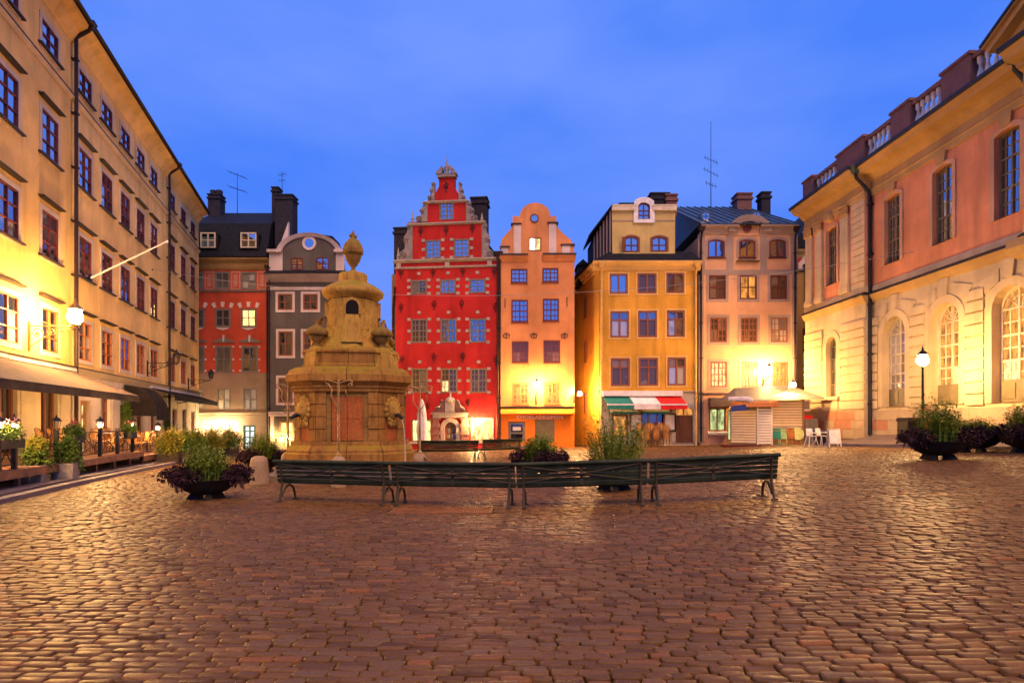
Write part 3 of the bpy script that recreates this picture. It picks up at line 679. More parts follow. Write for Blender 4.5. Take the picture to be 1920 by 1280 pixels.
M().box(-.30,.30,-.3,.02,2.14,2.85).lathe([(.01,2.8),(.33,2.82),(.34,2.92),(.2,3.08),(.06,3.14),(.05,3.3),(.09,3.36),(.008,3.5)],0,-.12,10).build('cartouche', MT['sand'], por)
M().lathe([(.2,0),(.2,.02)],0,0,12,False).build('shield', MT['sandd'], por, (0,-.32,2.46),(R(90),0,0))
pl_ = RH.z(838)
downpipe(t, L-.08, .1, zc+.1, 'pipe', .14, .07)
cu = RH.u(748); chimney(t, ubk(RH,748,2.0), 2.0, 3., zbk(RH,430,2.), .95, 1.0, 'chim'); chimney(t, ubk(RH,895.5,1.8), 1.8, 6, zbk(RH,379,1.8), 1.05, 1.0, 'chim')
M().box(-.55,-.02,.9,9,-.8,RH.z(505)).build('side_passage_wall', MT['brown'], t); M().tube([(-.42,.8,.0),(-.42,.8,9),(-.3,.8,10.5)],.06,6).build('downpipe', MT['pipe'], t)

# ---------------------------------------------------------------- orange house with the bell gable
OH = Fac(((938-960)/FPX*37.65,37.65), ((1077-960)/FPX*37.65,37.65)); L = OH.L
t = OH.root('gabled_house', 'narrow orange house with rounded bell gable and round attic window', 'house')
zc = OH.z(482)
gpx = [(1077,482),(1076,460),(1068,447),(1056,438),(1047,428),(1043,420),(1043,405)]+[(1003.5+29*math.cos(a),406-26*math.sin(a)) for a in [math.pi*k/12 for k in range(0,13)]]+[(961,405),(961,422),(957,430),(948,440),(941,448),(938.5,462),(938,482)]
out = [(0,-.8),(L,-.8)]+P2(OH, gpx)
wr = []
for (x0,y0,x1,y1) in ((958,504,989,530.5),(1017,502.5,1047,529)): wr.append((OH.rect(x0,y0,x1,y1),'gl_sky',1))
for (x0,y0,x1,y1) in ((959,562,990,604),(1018,560,1048,602)): wr.append((OH.rect(x0,y0,x1,y1),'gl_sky',2))
for (x0,y0,x1,y1) in ((960,640,991,680),(1019,638,1050,680)): wr.append((OH.rect(x0,y0,x1,y1),'gl_dim',2))
for (x0,y0,x1,y1) in ((960.5,717,991.5,758),(1020,716,1050.5,757)): wr.append((OH.rect(x0,y0,x1,y1),'lit_or',2))
lw_ = OH.rect(992,445,1015,470.5); dr = OH.rect(953,790,985,829); sh = OH.rect(1003,786,1040,829)
ru,rz_ = OH.uz(1002,409.5); rr_ = .27
holes = [hole(*q[0]) for q in wr]+[hole(*lw_),hole(*dr),hole(*sh)]
wall('wall', MT['orange'], t, out, holes, .2, .5); gable_body(t, OH, 'orange', 'roof', .02, L-.02, zc, OH.z(400))
for q,gl_,rw in wr: window(t,*q,cols=2,rows=rw,bars=(2,3) if rw == 1 else (2,2),frame='fr_red' if gl_ != 'lit_or' else 'fr_or',gl=gl_,fw=.09,rec=.05,sill=('fr_br',.04,.07,.06))
window(t,*lw_,cols=2,rows=1,frame='fr_br',gl='lit_w',fw=.08,rec=.06,lit={(0,0):'lit_hot'})
o = M().lathe([(rr_,-.02),(rr_,.04),(rr_*.78,.04),(rr_*.78,-.02)],0,0,18,False,False).build('round_window', MT['fr_red'], t, (ru,-.01,rz_),(R(90),0,0))
M().lathe([(.001,0),(rr_*.8,0),(rr_*.8,.01)],0,0,18,False).build('pane', MT['gl_sky'], o)
for (xa,xb,yy) in ((938,989,479),(1019,1079,478)):
    a = OH.u(xa); b,z_ = OH.uz(xb,yy); cornice('cornice','orange',t,a-.03,b,[(.05,z_-.42),(.12,z_-.3),(.25,z_-.12),(.25,z_-.04)]); cornice('cornice_cap','hood',t,a-.05,b+.03,[(.3,z_-.04),(.3,z_+.05)])
for (xa,xb,ya,yb) in ((963,977,477,422),(1029,1043,476,420)):
    a,za = OH.uz(xa,ya); b = OH.u(xb); M().box(a,b,-.05,.02,za,OH.z(yb)).build('pale_strip', MT['rose'], t)
for (xa,xb,yy) in ((938,955,464),(1052,1077,460),(959,977,421),(1027,1046,419)):
    a,z_ = OH.uz(xa,yy); b = OH.u(xb); M().box(a-.03,b+.03,-.12,.5,z_,z_+.07).build('gable_ledge', MT['hood'], t)
for (xa,xb,ya,yb) in ((940,953,477,464),(1054,1069,475,460)):
    a,za = OH.uz(xa,ya); M().box(a,OH.u(xb),-.035,.02,za,OH.z(yb)).build('pale_strip', MT['rose'], t)
for px in (949.5,1001,1058):     # iron initials holding the beams
    u_,z_ = OH.uz(px,629.5); m = M().box(-.02,.02,-.05,.01,-.2,.2)
    for a in (-1,1): m.tube([(a*.05,-.04,-.15),(a*.17,-.04,-.1),(a*.2,-.04,.05),(a*.1,-.04,.15),(a*.03,-.04,.1)],.022,4)
    m.build('wall_anchor', MT['iron'], t, (u_,0,z_))
M().box(-.02,.02,-.05,.01,-.3,.3).build('wall_anchor', MT['iron'], t, (OH.u(947),0,OH.z(568))); M().box(-.02,.02,-.05,.01,-.3,.3).build('wall_anchor', MT['iron'], t, (OH.u(1063),0,OH.z(566)))
zA = OH.z(767)
base_out = [(.0,-.8),(L,-.8),(L,zA-.2),(0,zA-.2)]
wall('painted_base', MT['orange_d'], t, base_out, [hole(*dr),hole(*sh)], .06, .05, -.04)
M().prismx([(-.05,zA+.1),(-.35,zA-.05),(-.42,zA-.28),(-.38,zA-.3),(-.3,zA-.12),(-.05,zA-.12)],.04,L-.04).build('rolled_awning', MT['gold'], t); M().box(.02,L-.02,-.3,.02,zA+.1,zA+.17).build('awning_box', MT['hood'], t)
text_mesh('sign_lettering','CHOKLADKOPPEN',.30,'whitec',t,(OH.u(1012),-.06,zA-.60),width=2.9)
d = window(t,*dr,cols=1,rows=2,split=[.45],frame='fr_grey',gl='gl_dark',fw=.17,rec=.1,name='door'); M().box(-.26,.26,.0,.02,.75,.98).build('notice', MT['offw'], d, (0,.05,0))
s_ = mk('shutter', M().box(-sh[2]/2,sh[2]/2,.04,.08,0,sh[3]).mesh('shutter', MT['fr_ol']), t, (sh[0],0,sh[1]))
for k in range(9):
    x = -sh[2]/2+sh[2]*(k+.5)/9; mk('board', shared('shbd', lambda: M().box(-.062,.062,0,.04,0.01,sh[3]-.01).mesh('board', MT['fr_ol'])), s_, (x,.0,0))
M().box(dr[0]-.8,dr[0]+.8,-.5,-.045,-.2,.16).build('door_step', MT['kerb'], t)
downpipe(t,-.02,.1,zc,'pipe',.08,.06)
gl_p = OH.world(OH.u(1005),.0,OH.z(745))
bracket_lamp('lit iron wall lantern above the awning of the narrow orange house', gl_p, (OH.d[1],-OH.d[0]), .95, .75, 'bulb', .15, s=.8)
bracket_lamp('lit globe lamp on the orange house corner beside the alley', OH.world(L-.05,.1,OH.z(746)), (.75,-.66), .45, .25, 'bulb', .13, s=.6, scroll=False)

# ---------------------------------------------------------------- golden corner house with the tricolour awning
YH = Fac((5.40,37.0), ((1307-960)/FPX*37.0,37.0)); L = YH.L
t = YH.root('corner_house', 'golden yellow corner house with black mansard roof and wide ochre dormer', 'house')
ze = YH.z(507); zt = YH.z(492)
ww = []
for row,(ys,xs_) in enumerate((((513,551),((1143,1177),(1195,1231),(1249,1283))),((583,633),((1144,1179.5),(1196,1232),(1250,1284))),((671,724),((1145,1181),(1197,1234),(1251,1286))))):
    for k,(a,b) in enumerate(xs_): ww.append((YH.rect(a,ys[0]-k*.8,b,ys[1]-k*.6),row,k))
zg = YH.z(734)
gd = YH.rect(1147,776,1178,820); gw = YH.rect(1200,772,1249,812); bd = YH.rect(1266,762,1299,829)
holes = [hole(*q[0]) for q in ww]
wall('wall', MT['gold'], t, [(0,zg),(L,zg),(L,ze),(0,ze)], holes, .2, .4)
wall('ground_floor_wall', MT['cream'], t, [(0,-.8),(L,-.8),(L,zg),(0,zg)], [hole(*gd),hole(*gw),hole(bd[0],bd[1],bd[2],bd[3],.25)], .25, .4, -.02)
for q,row,k in ww:
    gl_ = 'gl_sky' if (row == 0 and k == 0) else ('gl_dim' if row == 0 else 'gl'); lit = None
    if row == 1: lit = {(0,0):'gl_cur' if k != 1 else 'gl_dim',(1,0):'gl_dim' if k else 'gl_cur'}
    if row == 2: gl_ = 'gl_dim'; lit = {(0,0):'gl_cur',(1,0):'gl_cur'} if k == 2 else None
    window(t,*q,cols=2,rows=1 if row == 0 else 2,split=None if row == 0 else [.66],bars=(1,1),frame='fr_br',gl=gl_,fw=.12,rec=.04,surround=(.09,'gold_t',.03),lit=lit)
prof = [(.02,0),(.06,.08),(.10,.10),(.16,.25),(.34,.36),(.40,.42),(.42,.52)]
cornice('cornice','gold_t',t,-.42,L+.2,shiftz(prof,ze)); cornice('string_course','sand',t,-.1,L+.05,[(.03,zg-.08),(.12,zg-.02),(.12,zg+.04)])
# side towards the alley
m = M(); cth,sth = math.cos(-YH.rz),math.sin(-YH.rz)
def loc(f, p): v = p-Vector((f.A[0],f.A[1],0)); c_,s_ = math.cos(-f.rz),math.sin(-f.rz); return Vector((v.x*c_-v.y*s_, v.x*s_+v.y*c_, v.z))
a0 = loc(YH,Vector((4.46-.14*2.5,43.8+2.5,0))); b0 = Vector((0,0.012,0)); ba = (0.,.002)
me = M().hexa([(a0.x,a0.y,-.8),(0,.003,-.8),(.4,.4,-.8),(a0.x+.4,a0.y,-.8)],[(a0.x,a0.y,ze),(0,.003,ze),(.4,.4,ze),(a0.x+.4,a0.y,ze)]).mesh('alley_wall', MT['gold'])
so2 = mk('alley_wall', me, t)
m = M()
for (o0,o1,z0_,z1_) in ((0,.12,0,.2),(0,.26,.2,.36),(0,.42,.36,.5)):
    m.hexa([(a0.x-o1,a0.y,ze+z0_),(-o1,-.0,ze+z0_),(.2,.2,ze+z0_),(a0.x+.2,a0.y,ze+z0_)],[(a0.x-o1,a0.y,ze+z1_),(-o1,-.0,ze+z1_),(.2,.2,ze+z1_),(a0.x+.2,a0.y,ze+z1_)])
m.build('alley_cornice', MT['gold_t'], t)
for f_ in (.35,.7):
    x = a0.x*f_; y = a0.y*f_
    for zz in (2.2,5.6,8.6): M().box(-.03,.03,-.45,.45,0,1.4).build('blind_window', MT['fr_br'], t, (x-.02,y,zz))
# roof: lower slope, ochre dormer block, small arched dormer
zr = YH.z(472); Ltop = YH.u(1148)
lo = M().hexa([(-.45,-.44,zt+.03),(L+.2,-.44,zt+.03),(L+.2,7,zt+.03),(a0.x-.4,7,zt+.03)],[(.75,.35,zr+.1),(L-.25,.35,zr+.1),(L-.25,6.3,zr+1.2),(.4,6.3,zr+1.2)]).build('mansard', MT['roof'], t)
zd0,zd1 = YH.z(473),YH.z(384); da,db = YH.u(1149),YH.u(1267)
dw = [YH.rect(1172,441.5,1198,471),YH.rect(1223,442,1252,470)]; tw = YH.rect(1197,378.5,1219.5,410)
wall('dormer_block', MT['gold_p'], t, [(da,zd0-.2),(db,zd0-.2),(db+.02,zd1),(tw[0]+.5,zd1),(tw[0]+.5,tw[1]+tw[3]),(tw[0]+.3,tw[1]+tw[3]+.2),(tw[0]-.3,tw[1]+tw[3]+.2),(tw[0]-.5,tw[1]+tw[3]),(tw[0]-.5,zd1),(da-.02,zd1)], [hole(*dw[0],.12),hole(*dw[1],.12),hole(*tw,.2)], .2, 4.5, .18)
for k,q in enumerate(dw):
    o = window(t,*q,cols=2,rows=2,frame='fr_red',gl='gl_sky',fw=.08,rise=.12,rec=.06,y=.18,surround=(.1,'fr_br',.02))
    if k == 0: M().box(0,.02,-.42,0,.08,q[3]-.1).build('open_casement', MT['fr_br'], o, (-q[2]/2+.02,0,0),(0,0,R(-35)))
window(t,*tw,cols=2,rows=3,frame='fr_red',gl='gl_sky',fw=.07,rise=.2,rec=.06,y=.18)
s0 = win_outline(tw[2]+.12,tw[3]+.1,.25); m = M(); n_ = len(s0)
so_ = [(-.66,-.22),(.66,-.22)]+[(.62 if zz < tw[3]*.6 else .52,zz) if False else (x*1.42,zz+.22) for x,zz in s0[2:]]
ring(m,[(tw[0]+x,tw[1]+zz) for x,zz in so_],[(tw[0]+x,tw[1]+zz) for x,zz in win_outline(tw[2],tw[3],.2)],.06,.2); m.build('dormer_surround', MT['white'], t)
M().lathe([(.6,0),(.6,3.5)],0,0,16).build('dormer_roof', MT['roof'], t, (tw[0],.45,tw[1]+tw[3]-.45),(R(-90),0,0)); 
for (a,b) in ((da-.05,tw[0]-.5),(tw[0]+.5,db+.08)): cornice('dormer_cornice','creamc',t,a,b,[(-.16,zd1-.32),(-.1,zd1-.2),(.0,zd1-.04),(.0,zd1+.03)])
for (a,b) in ((da,tw[0]-.5),(tw[0]+.5,db)): M().box(a,b,.15,.2,YH.z(413),YH.z(411)).build('dark_band', MT['lilac'], t)
M().prism([(da-.02,zd1+.02),(db+.05,zd1+.02),(db-.8,zd1+.5),(da+.6,zd1+.5)],1.0,5).build('upper_roof', MT['roof'], t)
# boarded left cheek with a falling roof edge
wl = YH.u(1121); ch_ = M().hexa([(wl,2.2,zd0-.0),(da-.01,.22,zd0-.2),(da-.01,4.,zd0-.2),(wl,5,zd0)],[(wl,2.2,YH.z(424)),(da-.01,.22,zd1-.05),(da-.01,4.,zd1),(wl,5,YH.z(424))]).build('boarded_cheek', MT['chim'], t)
for k in range(6):
    f_ = (k+.5)/6; x = wl+(da-wl)*f_; y = 2.2+(.22-2.2)*f_; zt_ = YH.z(424)+(zd1-YH.z(424))*f_
    M().box(-.05,.05,-.05,.0,0,zt_-zd0-.1).build('board', MT['lilac'], ch_, (x,y,zd0),(0,0,R(-42)))
M().hexa([(wl-.3,1.9,YH.z(424)-.1),(da,-.0,zd1-.1),(da,4,zd1-.1),(wl-.3,5,YH.z(424)-.1)],[(wl-.3,1.9,YH.z(424)+.08),(da,-.0,zd1+.1),(da,4,zd1+.1),(wl-.3,5,YH.z(424)+.08)]).build('cheek_roof', MT['roof'], t)
chimney(t,ubk(YH,1234,2.6),2.6,zd1,zbk(YH,369,2.6),1.2,1.0,'chim'); chimney(t,ubk(YH,1256,2.4),2.4,zd1,zbk(YH,371,2.4),.7,.9,'redst')
bx = loc(YH,at(1092,515,41)); M().box(bx.x-.35,bx.x+.35,bx.y-.3,bx.y+1.5,ze,YH.z(480)+.4).prism([(bx.x-.45,YH.z(480)+.4),(bx.x+.45,YH.z(480)+.4),(bx.x,YH.z(480)+.8)],bx.y-.4,bx.y+1.5).build('roof_dormer', MT['roof'], t)
for u_ in (.12,L-.12): downpipe(t,u_,.1,ze+.1,'pipey',.12,.065,kick=.18)
# ground floor: door, shop window, double door, menu boards
window(t,*gd,cols=1,rows=1,frame='fr_br',gl='lit_or',fw=.14,rec=.16,name='door'); window(t,*gw,cols=3,rows=1,frame='fr_br',gl='gl_dark',fw=.08,rec=.14)
d = mk('double_door', M().box(-bd[2]/2,bd[2]/2,.14,.2,0,bd[3]-.55).mesh('double_door', MT['wood']), t, (bd[0],0,bd[1]))
for k in range(8):
    x = -bd[2]/2+bd[2]*(k+.5)/8; mk('plank', shared('ddp', lambda: M().box(-.06,.06,.09,.14,.02,bd[3]-.58).mesh('plank', MT['wood'])), d, (x,0,0))
M().box(-bd[2]/2,bd[2]/2,.12,.16,bd[3]-.55,bd[3]).build('fanlight', MT['lit_or'], d); M().box(-bd[2]/2,bd[2]/2,.06,.18,bd[3]-.6,bd[3]-.52).box(-.03,.03,.06,.16,bd[3]-.55,bd[3]).build('transom', MT['wood'], d)
ring_m = M(); ring(ring_m, win_outline(bd[2]+.5,bd[3]+.25,.4), win_outline(bd[2],bd[3],.25), -.1, .0); ring_m.build('door_surround', MT['sand'], t, (bd[0],-.02,bd[1]))
for px in (1192,1255):
    u_,z_ = YH.uz(px,809); b = M().box(-.38,.38,-.09,.0,0,1.15).build('menu_case', MT['fr_br'], t, (u_,-.03,z_)); M().box(-.29,.29,-.10,-.088,.12,1.03).build('menu_sheet', MT['offw'], b)
# awnings
aw = thing('striped_awning', 'awning in green, white and red bands above the corner restaurant', 'awning', (YH.A[0],YH.A[1],0), YH.rz)
ua,ub = YH.u(1130),YH.u(1276); zA0,zA1,zA2 = YH.z(743),YH.z(757.5),YH.z(766); o_w = .9; dxx = .16
for k,(mt_,lab) in enumerate((('green','dark green cloth band'),('whitec','white cloth band'),('redc','bright red cloth band'))):
    a = ua+(ub-ua)*k/3; b = ua+(ub-ua)*(k+1)/3; s0_=.02
    tag(M().hexa([(a,-.06,zA0-.02),(b,-.06,zA0-.02),(b+dxx,-o_w,zA1-.02),(a+dxx,-o_w,zA1-.02)],[(a,-.06,zA0),(b,-.06,zA0),(b+dxx,-o_w,zA1),(a+dxx,-o_w,zA1)]).build('awning_band', MT[mt_], aw),lab)
    M().box(a+dxx,b+dxx,-o_w-.02,-o_w+.01,zA2-.05,zA1-.09).build('valance', MT[mt_], aw)
M().box(ua+dxx,ub+dxx,-o_w-.04,-o_w+.03,zA1-.09,zA1).build('front_bar', MT['whitec'], aw); M().box(ua-.05,ub+.05,-.3,0,zA0+.02,zA0+.34).build('awning_box', MT['whitec'], aw)
for i,(xa,xb) in enumerate(((1143,1192),(1204,1252))):
    a2 = thing('small_awning', ('small cream awning with green edge over the restaurant door','small cream awning with green edge over the restaurant window')[i], 'awning', (YH.A[0],YH.A[1],0), YH.rz)
    a,b = YH.u(xa),YH.u(xb); z0_,z1_ = YH.z(766),YH.z(771.5)
    M().hexa([(a,-.03,z0_-.03),(b,-.03,z0_-.03),(b,-.42,z1_-.03),(a,-.42,z1_-.03)],[(a,-.03,z0_),(b,-.03,z0_),(b,-.42,z1_),(a,-.42,z1_)]).build('cloth', MT['creamc'], a2); M().box(a,b,-.44,-.42,z1_-.14,z1_).build('valance', MT['green'], a2)

# ---------------------------------------------------------------- salmon house with the round pediment
KH = Fac(((1313-960)/FPX*37.6,37.6), ((1491-960)/FPX*37.6,37.6)); L = KH.L
t = KH.root('town_house', 'salmon house with mauve trim, round arched pediment and blue metal roof', 'house')
ze = KH.z(440); zt = KH.z(424)
ww = []
for (a,b) in ((1327,1359),(1385.5,1416.5),(1442,1473.5)): ww.append((KH.rect(a,448.5,b,483),0))
for (a,b) in ((1329,1361),(1387,1419),(1444,1475.5)): ww.append((KH.rect(a,516,b,561),1))
for (a,b) in ((1331,1363),(1388.5,1420),(1445.5,1477)): ww.append((KH.rect(a,595,b,641.5),2))
for (a,b) in ((1332,1363.5),(1390,1421.5),(1448,1478)): ww.append((KH.rect(a,678,b,725.5),3))
sw_ = KH.rect(1330,765,1361,808); sd_ = KH.rect(1364,768,1378,826); zg = KH.z(736)
holes = [hole(*q,.14 if r_ == 0 else 0) for q,r_ in ww]+[hole(*sw_),hole(*sd_)]
wall('wall', MT['pink'], t, [(0,-.6),(L,-.6),(L,ze),(0,ze)], holes, .2, .4)
M().box(.02,L-.02,.42,9,-.6,ze).build('side_walls', MT['pink'], t)
for i,(q,r_) in enumerate(ww):
    gl_ = ('gl_sky','gl_dim','gl_dim','lit_or')[r_]; lit = None
    if r_ == 1 and i%3 == 1: gl_ = 'lit_or'
    if r_ == 2 and i%3 == 2: gl_ = 'gl_cur'
    if r_ == 3: gl_ = 'lit_w' if i%3 < 2 else 'lit_or'
    window(t,*q,cols=2,rows=2 if r_ else 1,bars=(2,2) if r_ > 1 else (1,1),split=None,frame='fr_red' if r_ < 2 else 'fr_br',gl=gl_,fw=.09,rise=.14 if r_ == 0 else 0,rec=.06,surround=(.16,'lilac',.02),sill=('hood',.05,.06,.08) if r_ == 0 else None)
z5 = KH.z(506)
for px in (1315,1368.5,1431.5,1489): 
    u_ = KH.u(px); M().box(u_-.22,u_+.22,-.03,.01,z5,ze).build('pilaster_strip', MT['lilac'], t)
M().box(0,L,-.025,.01,z5-.3,z5).build('band', MT['lilac'], t); M().box(KH.u(1380),KH.u(1423),-.16,.01,KH.z(491),KH.z(489.5)).build('ledge', MT['hood'], t)
for px in (1314.5,1489.5):
    u_ = KH.u(px); M().box(u_-.16,u_+.16,-.022,.01,.3,z5-.3).build('edge_strip', MT['lilac'], t)
cp = [(.04,0),(.1,.12),(.14,.16),(.22,.34),(.4,.44),(.42,.54)]
for (a,b) in ((-.05,KH.u(1382)),(KH.u(1423),L+.05)): cornice('cornice','lilac',t,a,b,shiftz(cp,ze-.02))
# round pediment
cu_,cz_ = KH.uz(1404,430); ro = 1.28
M().prism([(cu_+ro*math.cos(a),cz_-.2+ro*.72*math.sin(a)) for a in [math.pi*k/16 for k in range(17)]]+[(cu_-ro,cz_-.4),(cu_+ro,cz_-.4)],-.04,.4).build('pediment', MT['pink'], t)
m = M(); outp = [(cu_+ro*1.06*math.cos(a),cz_-.2+ro*.82*math.sin(a)) for a in [math.pi*k/16 for k in range(17)]]; inp = [(cu_+(ro-.36)*math.cos(a),cz_-.2+(ro-.36)*.72*math.sin(a)) for a in [math.pi*k/16 for k in range(17)]]
for k in range(16): m.hexa([(outp[k][0],-.3,outp[k][1]),(outp[k+1][0],-.3,outp[k+1][1]),(outp[k+1][0],.3,outp[k+1][1]),(outp[k][0],.3,outp[k][1])],[(inp[k][0],-.2,inp[k][1]),(inp[k+1][0],-.2,inp[k+1][1]),(inp[k+1][0],.3,inp[k+1][1]),(inp[k][0],.3,inp[k][1])])
m.build('pediment_cornice', MT['lilac'], t)
u_,z_ = KH.uz(1400,428); M().lathe([(.001,-.02),(.26,-.02),(.28,.05),(.001,.05)],0,0,14,False).build('medallion', MT['fr_red'], t,(u_,-.08,z_),(R(90),0,0))
# roof of standing seam sheets
zr_ = KH.z(379); yb = 4.2
ro_ = M().hexa([(-.15,-.42,zt+.02),(L+.1,-.42,zt+.02),(L+.1,9,zt+.02),(-.15,9,zt+.02)],[(-1.1,yb,zr_+1.2),(L-1.6,yb,zr_+1.2),(L-1.6,yb+.6,zr_+1.2),(-1.1,yb+.6,zr_+1.2)]).build('roof', MT['roofb'], t)
for k in range(12):
    x0 = -.1+(L+.1)*k/11; x1 = -1.08+(L-.55)*k/11; v0 = Vector((x0,-.42,zt+.05)); v1 = Vector((x1,yb,zr_+1.24))
    M().tube([v0,v1],.03,4).build('roof_seam', MT['roofb'], ro_)
for px in (1330,1427):
    u_,z_ = KH.uz(px,401.5); d = M().lathe([(.001,0),(.36,0),(.36,2.2)],0,0,14,False).build('round_dormer', MT['roofb'], t,(u_,.7,z_+.1),(R(-90),0,0))
    M().lathe([(.001,-.02),(.24,-.02),(.24,.0)],0,0,14,False).build('pane', MT['gl_sky'], d); M().box(-.24,.24,-.02,.02,-.05,-.02).box(-.02,.02,-.24,.24,-.05,-.02).build('glazing_bar', MT['roofb'], d)
chimney(t,ubk(KH,1391,3.9),3.9,zt+1.2,zbk(KH,369,3.9),1.0,1.0,'redst'); chimney(t,ubk(KH,1432,3.4),3.4,zt,zbk(KH,366,3.4),.6,.8,'chim')
antenna(t,ubk(KH,1333,3.8),3.8,zr_+.9,zbk(KH,228,3.8),((.56,.55,.9,-.4,5),(.42,.6,.88,-.45,5),(.28,.45,.9,-.35,4)))
for u_ in (.02,L-.05): downpipe(t,u_,.4,ze+.1,'pipe',.12,.065,kick=.15)
cornice('string_course','lilac',t,-.03,L+.03,[(.03,zg-.12),(.1,zg-.04),(.1,zg+.03)])
window(t,*sw_,cols=2,rows=1,frame='fr_br',gl='lit_g',fw=.08,rec=.12,sill=('offw',.08,.22,.12)); window(t,*sd_,cols=1,rows=1,frame='fr_br',gl='lit_g',fw=.08,rec=.14,name='door')
a = KH.u(1328); b = KH.u(1368); M().box(a,b,-.45,-.0,KH.z(762),KH.z(746)).build('rolled_awning', MT['awn2'], t)
bracket_lamp('lit iron wall lantern on the salmon house above the kiosk roof', KH.world(KH.u(1430),0,KH.z(714)), (KH.d[1],-KH.d[0]), .95, .62, 'bulb', .16, s=.8)

# ---------------------------------------------------------------- narrow house in the gap by the exchange building
GH = Fac(((1489-960)/FPX*41.5,41.5), ((1580-960)/FPX*41.5,41.5)); L = GH.L
t = GH.root('town_house', 'narrow dim ochre house with maroon gable panel in the right hand gap', 'house')
ze = GH.z(470); wall('wall', MT['ochre'], t, [(0,-.6),(L,-.6),(L,ze),(0,ze)], [], .2, 6)
cornice('cornice','gold_p',t,0,L,shiftz([(.05,0),(.15,.2),(.35,.4),(.4,.5)],ze-.5)); z1_ = GH.z(505); z0_ = GH.z(467)
M().box(.1,2.2,-.04,.01,z1_,z0_).build('maroon_panel', MT['red_d'], t)
M().prism([(.25,z1_),(1.0,z1_),(1.05,z1_+.35),(.75,z1_+.6),(.95,z0_-.1),(.8,z0_-.02),(.5,z1_+.65),(.25,z1_+.4)],-.1,.01).build('white_scroll', MT['rose'], t)
M().box(.05,L,-.12,.01,z1_-.1,z1_).build('ledge', MT['hood'], t)
for zz in (3.2,6.4): window(t,1.05,zz,.9,1.7,2,2,'fr_red','gl_dark',rec=-.02)
M().prism([(-.4,ze),(L,ze),(L,ze+4.5),(2.2,ze+3.4)],.0,6).build('roof', MT['roof'], t); downpipe(t,.08,.4,ze,'pipe'); downpipe(t,.75,.4,z1_,'pipe')

# ---------------------------------------------------------------- far left: old red house, grey house
DH = Fac(((352-960)/FPX*49.,49.), ((503-960)/FPX*49.,49.)); L = DH.L
t = DH.root('town_house', 'old dark red house with black mansard roof and brown lower storeys', 'house')
ze = DH.z(505); zt = DH.z(484); zm = DH.z(699); zb = DH.z(774)
rows = [((511,541),((357,381),(404,430),(453,479)),'gl'),((580,612),((358,382),(404.5,431),(453,479.5)),'gl_dark'),((650,697),((356,382),(405.5,434),(454.5,482.5)),'gl'),((728,769),((358,382),(407,432),(455.5,481.5)),'gl_cur')]
ww = [(DH.rect(a,ys[0],b,ys[1]),i,k,g_) for i,(ys,xs_,g_) in enumerate(rows) for k,(a,b) in enumerate(xs_)]
dr = DH.rect(456.5,797,479,842)
sgw = DH.rect(383,797,438,830)
wall('wall', MT['red_d'], t, [(0,zm),(L,zm),(L,ze),(0,ze)], [hole(*q[0]) for q in ww if q[1] < 3], .2, .4)
wall('lower_wall', MT['brown'], t, [(0,-1.4),(L,-1.4),(L,zm),(0,zm)], [hole(*q[0]) for q in ww if q[1] == 3]+[hole(*dr),hole(*sgw)], .2, .4)
M().box(.02,L-.02,.42,9,-1,ze).build('side_walls', MT['brown'], t)
for q,i,k,g_ in ww:
    if i == 1 and k == 2: g_ = 'lit'
    if i == 0 and k == 2: g_ = 'gl_cur'
    o = window(t,*q,cols=2,rows=2 if i < 3 else 2,frame='fr_grey',gl=g_,fw=.09,rec=.06,surround=(.07,'fr_grey',.02) if i < 3 else None)
    w_,h_ = q[2],q[3]
    if i == 1:
        for a in (-1,0,1): M().hexa([(-.11,-.05,0),(.11,-.05,0),(.11,.01,0),(-.11,.01,0)],[(-.16,-.05,.42),(.16,-.05,.42),(.16,.01,.42),(-.16,.01,.42)]).build('keystone', MT['rose'], o, (a*w_*.55,0,h_+(.14 if a else .2)),(0,a*.38,0))
        M().prism([(-w_/2,-.1),(w_/2,-.1),(w_*.3,-.22),(0,-.3),(-w_*.3,-.22)],-.05,.01).build('apron', MT['rose'], o)
    if i == 2:
        M().prism([(-w_*.72,h_+.35),(w_*.72,h_+.35),(w_*.72,h_+.45),(0,h_+.8),(-w_*.72,h_+.45)],-.06,.01).build('pediment', MT['fr_grey'], o)
        M().box(-.07,.07,-.1,.01,h_+.4,h_+.95).build('urn', MT['rose'], o)
        for sx in (-1,1):
            for zz in (.05,.5,1.0): M().box(-.07,.07,-.05,.01,-.07,.07).build('stud', MT['rose'], o, (sx*(w_/2+.16),0,h_*zz))
zb0,zb1 = DH.z(545),DH.z(506)
for (xa,xb) in ((384,402),(433,451),(482,500)): 
    a,b = DH.u(xa),DH.u(xb); o = M().box(a,b,-.02,.01,zb0+.1,zb1-.1).build('painted_panel', MT['pinkband'], t); m = M(); ring(m,[(a+.14,zb0+.25),(b-.14,zb0+.25),(b-.14,zb1-.25),(a+.14,zb1-.25)],[(a+.22,zb0+.33),(b-.22,zb0+.33),(b-.22,zb1-.33),(a+.22,zb1-.33)],-.045,-.018); m.build('panel_frame', MT['red_d'], o)
cornice('string_course','fr_grey',t,0,L,[(.03,zb0-.12),(.1,zb0-.05),(.1,zb0+.03)]); cornice('string_course','brown',t,0,L,[(.03,zb-.1),(.12,zb),(.12,zb+.06)])
cornice('cornice','ochre',t,-.1,L+.1,shiftz([(.05,0),(.15,.2),(.2,.5),(.45,.75),(.5,.9)],ze-.05))
zr = DH.z(391); M().prismx([(-.5,zt+.02),(.5,DH.z(415)),(4.5,zr+1.2),(9,zt+.02)],-.1,L+.05).build('mansard', MT['roof'], t)
